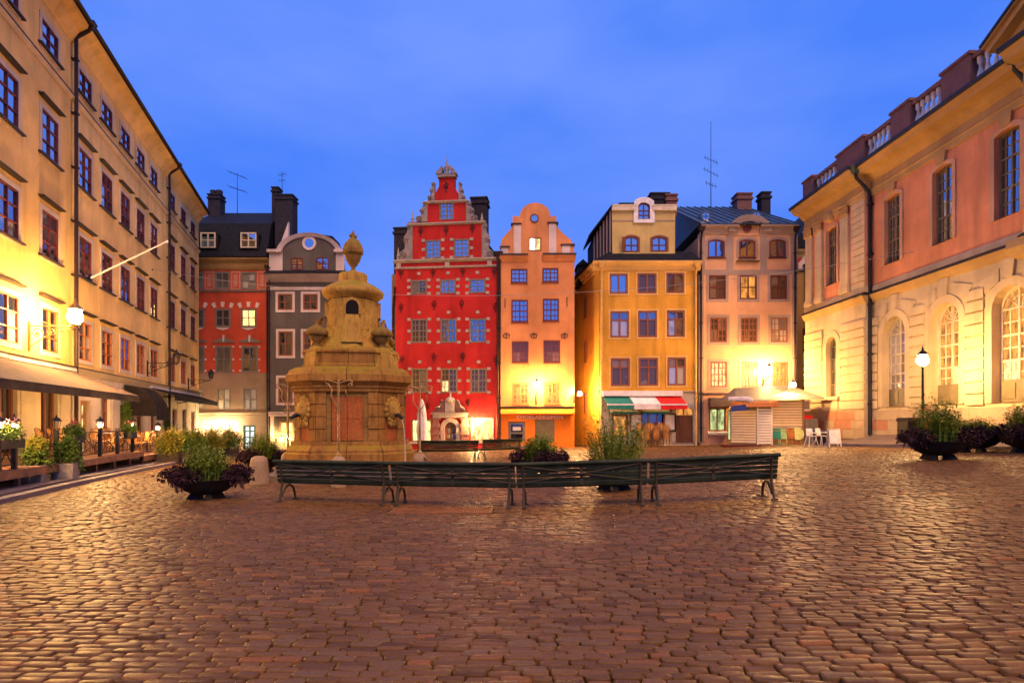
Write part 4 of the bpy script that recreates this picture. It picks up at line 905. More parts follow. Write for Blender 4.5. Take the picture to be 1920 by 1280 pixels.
for (xa,xb) in ((381,409),(455.5,485)):
    q = DH.rect(xa,439,xb,467.5); d = M().prism(win_outline(q[2]+.35,q[3]+.3,.3),0,2).build('dormer', MT['roof'], t, (q[0],-.35,q[1]-.1)); 
    o = window(t,*q,cols=2,rows=2,frame='fr_cream',gl='gl_sky',fw=.1,rec=-.40); 
chimney(t,ubk(DH,406,4),4,zt+2,zbk(DH,369,4),1.05,1.0,'chim',2); antenna(t,ubk(DH,445,3.5),3.5,zr+.6,zbk(DH,324,3.5),((.95,.95,.9,-.35,6),(.62,.9,.9,-.3,7)))
window(t,*dr,cols=2,rows=4,frame='fr_green',gl='lit_pale',fw=.14,rec=.12,name='door')
window(t,*sgw,cols=3,rows=1,frame='fr_br',gl='lit_w',fw=.1,rec=.12)
for k,px in enumerate((396,431)):
    P = DH.world(DH.u(px),0,DH.z(800)); bracket_lamp(('lit lamp left of the restaurant window on the old red house','lit lamp right of the restaurant window on the old red house')[k], P, (DH.d[1],-DH.d[0]), .7, .0, 'bulb_w', .13, s=.6, scroll=False)
downpipe(t,L-.05,-.3,ze,'pipe')
sgn = thing('notice_board','pinkish white notice board leaning on the brown wall','board', tuple(at(490,846,48.6)-Vector((0,0,.3))))
M().box(-.55,.55,-.03,.03,0,1.15).build('panel', MT['rose'], sgn); M().box(-.25,-.2,-.04,-.03,.3,.55).box(.1,.17,-.04,-.03,.3,.6).build('print', MT['lilac'], sgn)

GY = Fac(((503-960)/FPX*47.,47.), ((648-960)/FPX*47.,47.)); L = GY.L
t = GY.root('gabled_house', 'dark grey house with white window borders and curved pale gable', 'house')
zc = GY.z(517)
arch = [(640,474),(632,472)]+[(580+52*math.cos(a),474-35*math.sin(a)) for a in [math.pi*(k+1)/14 for k in range(13)]]+[(527,472),(505,474)]
out = [(0,-1.4),(L,-1.4),(L,zc),(GY.u(641),zc)]+P2(GY,arch)+[(.05,zc)]
ww = []
for i,(ys,xs_) in enumerate((((551,581),((521,548.5),(568.5,596))),((621,667),((522,549),(568.5,597))),((708,755),((522,549),(568,597))))): 
    for (a,b) in xs_: ww.append((GY.rect(a,ys[0],b,ys[1]),i))
gwn = [GY.rect(545,483,568,506),GY.rect(592,482,617,505.5)]; sw2 = GY.rect(524,790,550,830)
wall('wall', MT['grey'], t, out, [hole(*q[0]) for q in ww]+[hole(*q,.1) for q in gwn]+[hole(*sw2)], .2, .5); M().box(.02,L-.9,.5,3.2,-1,zc).build('side_walls', MT['grey'], t)
for q,i in ww: window(t,*q,cols=2,rows=2,frame='fr_br',gl='gl_dark',fw=.12,rec=.06,surround=(.18,'rose',.03))
for q in gwn: window(t,*q,cols=2,rows=2,bars=(1,2),frame='fr_red',gl='gl_sky',fw=.08,rise=.1,rec=.05)
u_,z_ = GY.uz(580,456); o = M().lathe([(.55,-.02),(.55,.05),(.36,.05),(.36,-.02)],0,0,20,False,False).build('round_window', MT['rose'], t, (u_,-.01,z_),(R(90),0,0)); M().lathe([(.001,0),(.37,0),(.37,.02)],0,0,20,False).build('pane', MT['gl_sky'], o)
m = M(); oa = P2(GY,[(580+60*math.cos(a),475-37*math.sin(a)) for a in [math.pi*k/18 for k in range(19)]]); ia = P2(GY,[(580+51*math.cos(a),475-31*math.sin(a)) for a in [math.pi*k/18 for k in range(19)]])
for k in range(18): m.hexa([(oa[k][0],-.3,oa[k][1]),(oa[k+1][0],-.3,oa[k+1][1]),(oa[k+1][0],.3,oa[k+1][1]),(oa[k][0],.3,oa[k][1])],[(ia[k][0],-.12,ia[k][1]),(ia[k+1][0],-.12,ia[k+1][1]),(ia[k+1][0],.3,ia[k+1][1]),(ia[k][0],.3,ia[k][1])])
m.build('gable_cornice', MT['rose'], t)
for (xa,xb) in ((505,530),(630,646)):
    a,b = GY.u(xa),GY.u(xb); M().box(a,b,-.05,.01,zc+.25,GY.z(474)).build('pale_strip', MT['rose'], t); M().box(a-.1,b,-.3,.02,GY.z(474),GY.z(469)).build('gable_cornice', MT['rose'], t)
M().prismx([(-.7,zc+.05),(.02,zc+.45),(.02,zc+.05)],-.1,L).build('skirt_roof', MT['roof'], t)
cornice('cornice','rose',t,-.1,L,shiftz([(.05,-.5),(.2,-.35),(.5,-.1),(.55,.05)],zc)); cornice('string_course','rose',t,0,L,[(.03,GY.z(544)),(.06,GY.z(541)),(.03,GY.z(538))])
M().prism([(0,zc),(L-.6,zc),(L-.9,GY.z(462)),(L*.8,GY.z(438)),(L*.45,GY.z(432)),(.3,GY.z(455))],.6,2.6).build('roof', MT['roof'], t)
chimney(t,ubk(GY,537,3.2),3.2,zc,zbk(GY,371,3.2),1.45,1.2,'chim'); chimney(t,ubk(GY,519.5,4.),4.,zc,zbk(GY,356,4.),.55,.9,'chim'); antenna(t,ubk(GY,529,4.2),4.2,zbk(GY,366,4.2)-.5,zbk(GY,322,4.2),((.9,.35,.9,.3,3),(.7,.3,.9,.2,2)))
M().prism([(GY.u(505),GY.z(470)),(GY.u(521),GY.z(440)),(GY.u(521),GY.z(398)),(GY.u(506),GY.z(440))],2.2,2.5).build('party_wall', MT['rose'], t)
window(t,*sw2,cols=2,rows=2,frame='woodl',gl='lit',fw=.12,rec=.12); M().box(.1,L,-.2,.02,GY.z(780),GY.z(772)).box(.1,L,-.3,.02,GY.z(774),GY.z(772)).build('shop_cornice', MT['rose'], t); M().box(.2,.45,-.1,.02,-.5,GY.z(780)).build('shop_pilaster', MT['rose'], t); downpipe(t,.12,-.3,zc,'pipe')
P = GY.world(GY.u(533),.0,GY.z(826)); bracket_lamp('lit lamp by the shop window of the grey house', P, (GY.d[1],-GY.d[0]), .6, .15, 'bulb_s', .11, s=.6, scroll=False)

# ================================================================== THE YELLOW ROW ON THE LEFT
ROWZ = [(15.5,.98,2),(11.52,1.66,3),(7.78,1.68,3),(4.26,1.60,3)]
ZB, ZS, ZE = 3.75, 14.82, 17.45
spec = [((0,14.98), (1.3,4.2,7.1,10.05,13.05), 'yellow row house with the lit bracket lantern and brown awnings', 'y_left'),
        ((15.02,28.98), (16.3,18.8,21.3,23.75,26.2), 'yellow row house with the black domed awning over its door', 'y_left2'),
        ((29.02,38.0), (30.2,33.1,35.95), 'yellow row house at the far end with long black awning', 'y_left')]
GO = {0: [(10.0,.5,1.5,2.5,'w'),(13.1,.45,1.35,2.65,'w'),(1.5,.5,1.4,2.5,'w'),(5,.5,1.4,2.5,'w')],
      1: [(16.35,.1,1.15,2.45,'d'),(18.8,.1,1.1,2.8,'o'),(21.2,.1,1.0,2.4,'o'),(23.8,.1,1.2,2.6,'d2'),(26.3,.4,1.0,2.2,'w')],
      2: [(31.0,.0,1.1,2.5,'o'),(33.6,.3,1.0,2.2,'w'),(36.2,.0,1.0,2.4,'o')]}
for hi,((ua,ub),cols_,label,mt_) in enumerate(spec):
    t = LF.root('row_house', label, 'house', 'yellow row on the left side')
    W_ = 1.32; holes = [hole(u,z,W_,h) for u in cols_ for z,h,_ in ROWZ]
    wall('wall', MT[mt_], t, [(ua,ZB),(ub,ZB),(ub,ZE),(ua,ZE)], holes, .25, .5)
    gl_h = [hole(u,z,w_,h) for u,z,w_,h,k in GO[hi]]
    wall('ground_floor_wall', MT['cream'], t, [(ua,-.9),(ub,-.9),(ub,ZB),(ua,ZB)], gl_h, .3, .5, .03)
    # rusticated courses, interrupted at the openings
    opn = sorted((u-w_/2-.2,u+w_/2+.2) for u,z,w_,h,k in GO[hi]); segs = []; c = ua+.02
    for a,b in opn:
        if a-c > .25: segs.append((c,a))
        c = b
    if ub-c > .25: segs.append((c,ub-.02))
    for k in range(7):
        for a,b in segs: M().hexa([(a,-.0,.12+k*.44),(b,-.0,.12+k*.44),(b,.05,.12+k*.44),(a,.05,.12+k*.44)],[(a,-.0,.53+k*.44),(b,-.0,.53+k*.44),(b,.05,.53+k*.44),(a,.05,.53+k*.44)]).build('stone_course', MT['cream'], t)
    M().box(ua,ub,.5,8,-.9,ZE).build('house_body', MT['y_left'], t)
    for u in cols_:
        for ri,(z,h,rw) in enumerate(ROWZ):
            gl_ = ('gl_sky','gl_sky','gl','gl_dark')[ri]; lit = None
            if ri == 2 and hi == 0: gl_ = 'gl'
            if ri == 3: lit = {(1,0):'gl_cur',(1,1):'gl_cur'} if rnd.random() < .6 else None
            window(t,u,z,W_,h,cols=2,rows=rw,frame='fr_red' if ri < 3 else 'fr_or',gl=gl_,fw=.052,rec=.05,surround=(.17,'trim',.03),
                   sill=('hood',.26,.09,.14) if ri < 3 else None, hood=('hood',.24,.36,.05,.17) if ri in (1,2,3) else None, lit=lit)
    cornice('string_course','trim',t,ua,ub,[(.03,ZS-.08),(.10,ZS-.02),(.14,ZS+.06)]); M().box(ua,ub,-.17,.0,ZS+.06,ZS+.10).build('string_flashing', MT['hood'], t)
    cornice('base_cornice','trim',t,ua,ub,[(.02,ZB-.14),(.1,ZB-.04),(.18,ZB+.06),(.18,ZB+.10)]); M().box(ua,ub,-.22,.0,ZB+.10,ZB+.14).build('base_flashing', MT['hood'], t)
    cornice('eaves_cornice',mt_,t,ua,ub,[(.03,ZE-.35),(.08,ZE-.25),(.12,ZE-.2),(.3,ZE+.1),(.6,ZE+.3),(.66,ZE+.42)])
    M().prismx([(-.74,ZE+.40),(-.74,ZE+.50),(4,ZE+2.6),(8,ZE+.4)],ua,ub+(.1 if hi == 2 else 0)).build('roof', MT['roof'], t); M().tube([(ua,-.78,ZE+.46),(ub,-.78,ZE+.46)],.07,6).build('gutter', MT['hood'], t)
    for u,z,w_,h,k in GO[hi]:
        nm = 'door' if k in ('d','d2','o') else 'shop_window'
        gl_ = {'w':'gl_dark','d':'lit_w','d2':'gl_dark','o':'gl_dark'}[k]
        window(t,u,z,w_,h,cols=2,rows=2,split=[.72] if nm == 'door' else [.25],frame='fr_br' if k != 'd' else 'woodl',gl=gl_,fw=.11 if k != 'd' else .2,rec=.2,name=nm,surround=(.17,'trim',.05) if k == 'd' else None,y=.03)
    if hi < 2: downpipe(t,ub,.2,ZE+.3,'pipe' ,.16,.075,kick=.5)
    if hi == 1:
        fp = M().tube([(0,0,0),(0,-.1,.05)],.06,6).build('flag_bracket', MT['iron'], t, (16.6,0,7.85))
# iron brackets of hanging lanterns
ldir = (LF.d[1],-LF.d[0])
bracket_lamp('brightly lit lantern on scrolled iron bracket above the brown awning', LF.world(11.4,.02,4.75), ldir, 1.40, .62, 'bulb_l', .25, s=1.15, mat='irong')
bracket_lamp('unlit iron lantern on bracket over the black domed awning', LF.world(24.9,.02,4.75), ldir, 1.5, .48, lit=False, s=1.0, hang=False)
bracket_lamp('unlit iron lantern on bracket at the far end of the yellow row', LF.world(34.5,.02,4.45), ldir, 1.5, .55, lit=False, s=.95)
fl = thing('flagpole','white flagpole slanting out from the yellow wall','flagpole', LF.world(16.6,.05,7.85), 0)
tip = at(322,440,LF.world(22,.0,0).y); base_ = LF.world(16.6,.05,7.85); dv = Vector((LF.d[1]*.62+LF.d[0]*.5, -LF.d[0]*.62+LF.d[1]*.5, 0)).normalized()
# the pole points out over the square and a little along the row
def pole_tip():
    best = None
    for k in range(60):
        a = k*.05; d_ = Vector((math.cos(a),math.sin(a),0)); 
        for ln in (3.6,):
            q = base_+d_*ln*.86+Vector((0,0,ln*.5)); px = CXP+q.x/q.y*FPX; py = HYP-(q.z-EYE)/q.y*FPX; e = (px-322)**2+(py-440)**2
            if best is None or e < best[0]: best = (e,q)
    return best[1]
q = pole_tip()-base_; M().tube([(0,0,0),q],[.045,.032],8).ball(q,.06,8,6).build('pole', MT['whitec'], fl); M().box(-.08,.08,-.08,.08,-.12,.06).build('socket', MT['iron'], fl)

# ================================================================== THE EXCHANGE BUILDING ON THE RIGHT
t = RF.root('exchange_building', 'long salmon and cream classical building with balustrade and arched windows', 'building')
US, UP = 8.0, 13.25; PW = 5.9; CP = 15.4; UE = 26.0; PJ = .32
def rblock(name, mat, u0,u1,y0,y1,z0,z1): return M().box(u0,u1,y0,y1,z0,z1).build(name, MT[mat], t)
up = [(7.5,9.22,1.12,3.24),(10.72,9.22,1.12,3.24),(13.95,9.22,1.12,3.24)]; lo = [(7.62,2.36,1.62,4.3),(10.86,2.36,1.62,4.3),(14.1,2.36,1.62,4.3)]
wall('upper_wall', MT['salmon'], t, [(PW,US),(CP,US),(CP,UP),(PW,UP)], [hole(*q,.12) for q in up], .35, .6)
wall('lower_wall', MT['nobel'], t, [(PW,2.2),(CP,2.2),(CP,US),(PW,US)], [hole(*q,.81) for q in lo], .45, .6)
pu_,pl_ = (2.85,9.25,1.05,3.2),(2.85,3.0,1.05,3.35)
wall('pavilion_upper_wall', MT['salmon'], t, [(0,US),(PW,US),(PW,UP),(0,UP)], [hole(*pu_,.1)], .35, .6, -PJ)
wall('pavilion_lower_wall', MT['nobel'], t, [(0,2.2),(PW,2.2),(PW,US),(0,US)], [hole(*pl_,.52)], .4, .6, -PJ)
cw = [(17.6,9.22,1.3,3.4),(20.6,9.22,1.3,3.4),(23.6,9.22,1.3,3.4)]; cl_ = [(17.6,2.36,1.7,4.4),(23.6,2.36,1.7,4.4)]
wall('centre_upper_wall', MT['salmon'], t, [(CP,US),(UE,US),(UE,UP),(CP,UP)], [hole(*q,.12) for q in cw], .35, .6, -.62)
wall('centre_lower_wall', MT['nobel'], t, [(CP,1.),(UE,1.),(UE,US),(CP,US)], [hole(*q,.85) for q in cl_], .45, .6, -.62)
rblock('building_body','nobel',.01,UE,.62,9,-.5,UP); 
for q in up: window(t,*q,cols=2,rows=3,bars=(2,2),frame='fr_ol',gl='gl',fw=.08,rise=.12,rec=.22,surround=(.19,'peach',.05),split=[.36,.72])
for q in up: 
    u,z,w_,h = q; M().prism([(u-.22,z+h+.12),(u+.22,z+h+.12),(u+.3,z+h+.55),(u-.3,z+h+.55)],-.12,.01).build('keystone', MT['nobel_c'], t)
window(t,*pu_,cols=2,rows=3,bars=(2,2),frame='fr_ol',gl='gl',fw=.08,rise=.1,rec=.22,surround=(.18,'peach',.05),y=-PJ,split=[.36,.72])
M().ball((0,0,0),.3,8,6,1.2).build('carved_mask', MT['nobel_c'], t, (pu_[0],-PJ-.02,pu_[1]+pu_[3]+.55))
window(t,*pl_,cols=2,rows=4,bars=(1,1),frame='fr_ol',gl='gl',fw=.08,rise=.52,rec=.3,surround=(.34,'nobel',.05),y=-PJ)
M().box(pl_[0]-.9,pl_[0]+.9,-PJ-.22,-PJ+.02,pl_[1]-.16,pl_[1]).box(pl_[0]-.65,pl_[0]+.65,-PJ-.05,-PJ+.02,2.25,pl_[1]-.16).build('window_ledge', MT['nobel'], t)
for k,q in enumerate(lo):
    gl_ = ('gl_cur','lit_or','lit_or')[k]; lit = {(0,1):'lit_w',(1,1):'lit_or'} if k == 2 else ({(1,1):'lit'} if k == 1 else None)
    o = window(t,*q,cols=2,rows=4,split=[.2,.45,.72],bars=(2,2),frame='fr_cream',gl=gl_,fw=.10,rise=.81,rec=.36,surround=(.32,'nobel',.06),lit=lit)
    M().box(-.78,.78,.27,.34,.02,.86).build('door_panel', MT['fr_ol'], o); M().box(-.6,-.1,.24,.27,.15,.72).box(.1,.6,.24,.27,.15,.72).build('raised_panel', MT['fr_ol'], o)
    u,z,w_,h = q; M().prism([(u-.16,z+h+.3),(u+.16,z+h+.3),(u+.26,z+h+1.0),(u-.26,z+h+1.0)],-.10,.01).build('keystone', MT['nobel'], t)
    for sx in (-1,1):   # voussoir lines fanning over the arch
        M().prism([(u+sx*.5,z+h+.22),(u+sx*1.15,z+h-.1),(u+sx*1.5,z+h+.42),(u+sx*.5,z+h+.72)],-.045,.01).build('voussoir', MT['nobel'], t)
for q in cw: window(t,*q,cols=2,rows=3,bars=(2,2),frame='fr_ol',gl='gl',fw=.08,rise=.12,rec=.22,y=-.62,surround=(.19,'peach',.05))
for q in cl_: window(t,*q,cols=2,rows=4,bars=(2,1),frame='fr_cream',gl='lit_or',fw=.1,rise=.85,rec=.36,y=-.62,surround=(.3,'nobel',.06))
# rusticated courses
def courses(u0,u1,y,ops,z0=2.3,z1=6.9,step=.46):
    z = z0
    while z+step < z1+.01:
        c = u0
        for (u,hw,zt_,ri) in ops+[(u1+5,5.,99,0)]:
            a = u-hw
            if z > zt_: continue
            if a-c > .12: M().box(c,min(a,u1),y-.085,y+.01,z,z+step-.075).build('stone_course', MT['nobel'], t)
            c = max(c,u+hw)
            if c >= u1: break
        z += step
courses(PW+.02,CP-.02,0,[(q[0],.81+.36,6.5,0) for q in lo]); courses(.02,PW-.02,-PJ,[(pl_[0],.53+.38,6.5,0)]); courses(CP+.02,UE,-.62,[(q[0],1.2,6.6,0) for q in cl_])
for k in range(14):     # quoins at the pavilion edge
    M().box(4.75,5.88,-PJ-.05,-PJ+.01,8.45+k*.345,8.45+k*.345+.30).build('stone_course', MT['nobel'], t)
for k in range(14): M().box(CP+.02,CP+1.0,-.67,-.61,8.45+k*.345,8.45+k*.345+.30).build('stone_course', MT['nobel'], t)
# plinth of large ashlars
def ashlars(u0,u1,y,zt_):
    for r_ in range(3):
        u = u0-rnd.uniform(0,.3); h = (zt_-.75)/3
        while u < u1:
            l = rnd.uniform(.8,1.7); a,b = max(u,u0),min(u+l-.015,u1)
            if b-a > .1: M().box(a,b,y-.07-rnd.uniform(0,.012),y+.3,.75+r_*h,.75+(r_+1)*h-.015).build('ashlar', MT['plinth2' if rnd.random() < .3 else 'plinth1'], t)
            u += l
ashlars(.0,PW+.02,-PJ,2.22); ashlars(PW+.04,CP-.02,0,2.22); ashlars(CP,18,-.62,2.22)
rblock('plinth_core','plinth1',.02,UE,-.0,.6,-.3,2.2); rblock('plinth_core','plinth1',.02,PW,-PJ-.0,.1,-.3,2.2)
# bands and entablature
def band(name,mat,prof,dz):
    for (a,b,off) in ((-.05,PW+.05,PJ),(PW+.05,CP-.05,0),(CP-.05,UE,.62)):
        cornice(name,mat,t,a,b,[(o+off,z+dz) for o,z in prof])
band('string_course','nobel_c',[(.03,-.35),(.08,-.25),(.12,-.2),(.2,-.05),(.22,.0)],US); band('string_flashing','gutter',[(.26,.0),(.26,.04),(.1,.16)],US); band('base_moulding','nobel',[(.02,.16),(.06,.2),(.06,.42),(.02,.46)],US)
band('architrave','nobel_c',[(.04,-.3),(.08,-.26),(.08,-.05),(.14,.0),(.1,.06),(.05,.1),(.05,.42),(.14,.5)],UP); band('cornice','nobel_c',[(.14,.48),(.3,.62),(.34,.7),(.72,.8),(.78,.92),(.92,1.05)],UP)
band('gutter','gutter',[(.9,1.05),(1.0,1.08),(1.0,1.22),(.86,1.24)],UP)
rblock('roof','roof',0,UE,.1,9,UP+.2,UP+1.35)
# pilasters with leafy capitals on the pavilion and the centre
for (u,y) in ((.55,-PJ),(1.65,-PJ),(4.2,-PJ),(CP+1.4,-.62)):
    p = M().box(u-.34,u+.34,y-.12,y+.01,8.85,12.55).box(u-.42,u+.42,y-.18,y+.01,8.46,8.72).box(u-.38,u+.38,y-.15,y+.01,8.72,8.85).build('pilaster', MT['nobel'], t)
    m = M()
    for k in range(3):
        for j in range(4): m.ball((u-.3+.2*j,y-.16,12.62+k*.14),.11,5,4)
    m.box(u-.45,u+.45,y-.25,y,12.98,13.05); m.build('capital', MT['nobel_c'], p)
# balustrade
BY = -.15; bz0,bz1 = 14.5,15.75
bal = mk('balustrade', M().box(-.1,UE,BY-.2,BY+.3,bz0-.2,bz0).box(-.1,UE,BY-.2,BY+.3,bz1,bz1+.18).mesh('balustrade', MT['redst']), t)
bmesh_ = M().lathe([(.12,0),(.12,.08),(.06,.12),(.13,.35),(.14,.45),(.06,.8),(.05,.95),(.11,1.02),(.11,bz1-bz0)],0,0,8).mesh('baluster', MT['baluster'])
solids = [(-.1,1.0),(3.5,5.9),(8.0,9.3),(11.2,12.7)]; gaps = [(1.0,3.5),(5.9,8.0),(9.3,11.2),(12.7,14.95)]
for a,b in solids: M().box(a,b,BY-.28,BY+.38,bz0-.1,bz1+.22).box(a-.06,b+.06,BY-.34,BY+.42,bz1+.22,bz1+.34).build('pedestal', MT['redst'], bal)
for a,b in gaps:
    n_ = 6
    for k in range(n_): mk('baluster', bmesh_, bal, (a+(b-a)*(k+.5)/n_,BY,bz0))
# pediment over the centre
ap = (CP+UE)/2+1; zq = UP+1.25
M().prism([(CP-.3,zq),(UE+3,zq),(ap+1,zq+3.3)],-.6,.6).build('pediment', MT['nobel_c'], t)
for sgn_,(ue) in ((-1,CP-.6),(1,UE+4)):
    m = M(); a = Vector((ue,0,zq)); b = Vector((ap+1,0,zq+4.0)); d_ = (b-a).normalized(); n_ = Vector((-d_.z,0,d_.x))*(1 if sgn_ < 0 else -1)
    for (o0,o1,y_) in ((.0,.3,-.95),(.3,.5,-1.35),(.5,.56,-1.5)):
        p = [a+n_*o0,b+n_*o0,b+n_*o1,a+n_*o1]; m.prism([(q.x,q.z) for q in p],y_,.6)
    m.build('raking_cornice', MT['nobel_c'] , t)
m = M(); a = Vector((CP-.6,0,zq)); b = Vector((ap+1,0,zq+4.)); d_ = (b-a).normalized(); n_ = Vector((-d_.z,0,d_.x)); p = [a+n_*.56,b+n_*.56,b+n_*.66,a+n_*.66]; m.prism([(q.x,q.z) for q in p],-1.55,.6).build('pediment_flashing', MT['gutter'], t)
for k in range(26): M().box(CP+.1+k*.42,CP+.32+k*.42,-.98,-.7,UP+.5,UP+.68).build('dentil', MT['nobel_c'], t)
chimney(t,CP+1.6,2.2,UP+1,20.2,1.3,1.3,'redst')
for u_,k_ in ((5.98,0),(15.22,0)):
    m = M().tube([(u_,-.14,1.0),(u_,-.14,12.9),(u_,-.2,13.2),(u_,-.85,13.9),(u_,-.9,14.3)],.085,8)
    for zz in (2.5,5,7.5,10,12.5): m.box(u_-.11,u_+.11,-.24,.0,zz,zz+.08)
    d_ = m.build('downpipe', MT['gutter'], t); M().hexa([(u_-.12,-1.0,14.1),(u_+.12,-1.0,14.1),(u_+.12,-.75,14.1),(u_-.12,-.75,14.1)],[(u_-.24,-1.14,14.42),(u_+.24,-1.14,14.42),(u_+.24,-.7,14.42),(u_-.24,-.7,14.42)]).build('hopper', MT['copper'], d_)
# entrance canopy and steps at the centre
M().box(CP+.2,CP+5,-1.5,-.62,7.5,7.75).hexa([(CP+.2,-1.3,7.2),(CP+5,-1.3,7.2),(CP+5,-.62,7.2),(CP+.2,-.62,7.2)],[(CP+.1,-1.5,7.5),(CP+5,-1.5,7.5),(CP+5,-.62,7.5),(CP+.1,-.62,7.5)]).build('entrance_cornice', MT['nobel_c'], t)
for k in range(3): M().box(13.6+k*.35,20,-1.9+k*.32,-.0,1.1+k*.16,1.26+k*.16).build('step', MT['plinth1'], t)

# thin cable slung across the square
cb = thing('overhead_cable','thin pale cable slung across the square between the facades','cable',(0,0,0))
A_ = LF.world(LF.u(285),.05,LF.z(505,285)); B_ = RF.world(RF.u(1715),.05,RF.z(472,1715)); m = M(); pts = []
for k in range(41):
    f_ = k/40; p = A_.lerp(B_,f_); sag = 4*f_*(1-f_)*1.75; pts.append((p.x,p.y,p.z-sag))
m.tube(pts,.010,4).build('wire', MT['cable'], cb)
M().tube([A_,A_-Vector((.1,0,0))],.05,5).build('hook', MT['iron'], cb)

# ================================================================== FOLIAGE
def foliage(name, par, mat, n, c, rad, size, seed, shell=.45, flat=.0, droop=.0, loc=(0,0,0), elong=2.0, zmin=None):
    rg = np.random.default_rng(seed); d = rg.normal(size=(n,3)); d /= np.linalg.norm(d,axis=1)[:,None]
    r_ = rg.random(n)**shell; lump = 1+.22*np.sin(d[:,0]*5+seed)+.18*np.sin(d[:,1]*7+d[:,2]*5+seed*2)
    p = np.array(c)+d*(r_*lump)[:,None]*np.array(rad)
    if zmin is not None: p[:,2] = np.maximum(p[:,2], zmin+rg.random(n)*.05)
    ax = d*.7+rg.normal(size=(n,3))*.6; ax[:,2] -= droop; ax /= np.linalg.norm(ax,axis=1)[:,None]
    up = rg.normal(size=(n,3))*(1-flat)+np.array([0,0,1.])*(flat+.3); sd_ = np.cross(ax,up); sd_ /= np.linalg.norm(sd_,axis=1)[:,None]+1e-6
    s = size*rg.uniform(.6,1.35,n)[:,None]; nn = np.cross(sd_,ax)
    V = np.stack([p, p+ax*s*.5+sd_*s/elong*.5+nn*s*.08, p+ax*s-nn*s*.08, p+ax*s*.5-sd_*s/elong*.5+nn*s*.08],1)
    m = M(); m.v = [tuple(q) for q in V.reshape(-1,3)]; m.f = [(4*i,4*i+1,4*i+2,4*i+3) for i in range(n)]; m.sm = [False]*n
    return m.build(name, MT[mat], par, loc)
def blades(name, par, mat, n, c, spread, h, seed, wd=.012, lean=.35, loc=(0,0,0), tuft=True):
    """fine upright ferny stems, each with side leaflets"""
    rg = np.random.default_rng(seed); m = M()
    for i in range(n):
        a = rg.uniform(0,6.28); q = rg.random()**.6; bx,by = c[0]+spread*q*math.cos(a),c[1]+spread*q*math.sin(a); hh = h*rg.uniform(.55,1.1)*(1-.35*q)
        la = a+rg.normal(0,.7); l = lean*hh*rg.uniform(.2,1.1); dx,dy = math.cos(la),math.sin(la); px,py = -dy*wd,dx*wd
        pts = [(bx+dx*l*f*f,by+dy*l*f*f,c[2]+hh*f) for f in (0,.4,.75,1)]
        m.add([(p[0]-px*k,p[1]-py*k,p[2]) for p,k in zip(pts,(1,1,.7,.1))]+[(p[0]+px*k,p[1]+py*k,p[2]) for p,k in zip(pts,(1,1,.7,.1))],[(0,1,5,4),(1,2,6,5),(2,3,7,6)])
        if tuft:
            for k in range(7):
                f = rg.uniform(.25,1); x,y,z = bx+dx*l*f*f,by+dy*l*f*f,c[2]+hh*f; b = rg.uniform(0,6.28); ln = .10*rg.uniform(.5,1.3); ex,ey = math.cos(b)*ln,math.sin(b)*ln
                m.add([(x,y,z),(x+ex*.5-ey*.14,y+ey*.5+ex*.14,z+ln*.35),(x+ex,y+ey,z+ln*.5),(x+ex*.5+ey*.14,y+ey*.5-ex*.14,z+ln*.25)],[(0,1,2,3)])
    return m.build(name, MT[mat], par, loc)

# ================================================================== THE WELL IN THE MIDDLE
FX, FY = -4.84, 18.2
fo = thing('fountain','tall mossy stone well house with urn on top and lion spouts','fountain',(FX,FY,0),R(9)); fo.scale = (.91,.91,1)
def octo(H, c): return [(-H+c,-H),(H-c,-H),(H,-H+c),(H,H-c),(H-c,H),(-H+c,H),(-H,H-c),(-H,-H+c)]
def stage(name, mat, lv, cf=.45, blocks=False):
    """octagon course (half width, z); blocks: one dressed block per half face, with open joints"""
    if not blocks: return M().loft([[(x,y,z) for x,y in octo(H,H*cf)] for H,z in lv]).build(name, MT[mat], fo)
    par = mk(name, M().loft([[(x,y,z) for x,y in octo(H-.07,(H-.07)*cf)] for H,z in (lv[0],lv[-1])]).mesh(name, MT['fountd']), fo)
    for k in range(8):
        n2 = 2 if k%2 == 0 else 1
        for j in range(n2):
            m = M(); rings = []; dr_ = rnd.uniform(-.008,.012)
            for H,z in lv:
                o = octo(H+dr_,(H+dr_)*cf); a = Vector(o[k]); b = Vector(o[(k+1)%8]); d = (b-a); L_ = d.length; d /= L_
                p = a+d*(L_*j/n2+.009); q = a+d*(L_*(j+1)/n2-.009); rings.append(((p.x,p.y,z),(q.x,q.y,z)))
            n_ = len(rings); f_ = .72
            vs = [r[0] for r in rings]+[r[1] for r in rings]+[(r[0][0]*f_,r[0][1]*f_,r[0][2]) for r in rings]+[(r[1][0]*f_,r[1][1]*f_,r[1][2]) for r in rings]
            fs = [(i,n_+i,n_+i+1,i+1) for i in range(n_-1)]+[(2*n_+i,i,i+1,2*n_+i+1) for i in range(n_-1)]+[(n_+i,3*n_+i,3*n_+i+1,n_+i+1) for i in range(n_-1)]+[(n_-1,2*n_-1,4*n_-1,3*n_-1),(0,2*n_,3*n_,n_)]
            m.add(vs,fs).build('ashlar', MT[mat if rnd.random() < .75 else 'fountb'], par)
    return par
stage('step','kerb',[(2.5,-.1),(2.5,.16)]); stage('step','kerb',[(2.25,.16),(2.25,.34)])
stage('plinth','fountb',[(1.98,.34),(1.98,.74),(1.94,.78),(1.94,.84),(1.86,.94),(1.80,.98),(1.80,1.10)],blocks=True)
stage('core','fountd',[(1.56,1.0),(1.56,2.6)])
stage('cornice','fountb',[(1.70,2.46),(1.75,2.50),(1.75,2.57),(1.79,2.60),(1.79,2.66),(1.90,2.76),(1.93,2.78),(1.93,2.97),(1.89,2.99),(1.84,3.10),(1.66,3.2)],blocks=True)
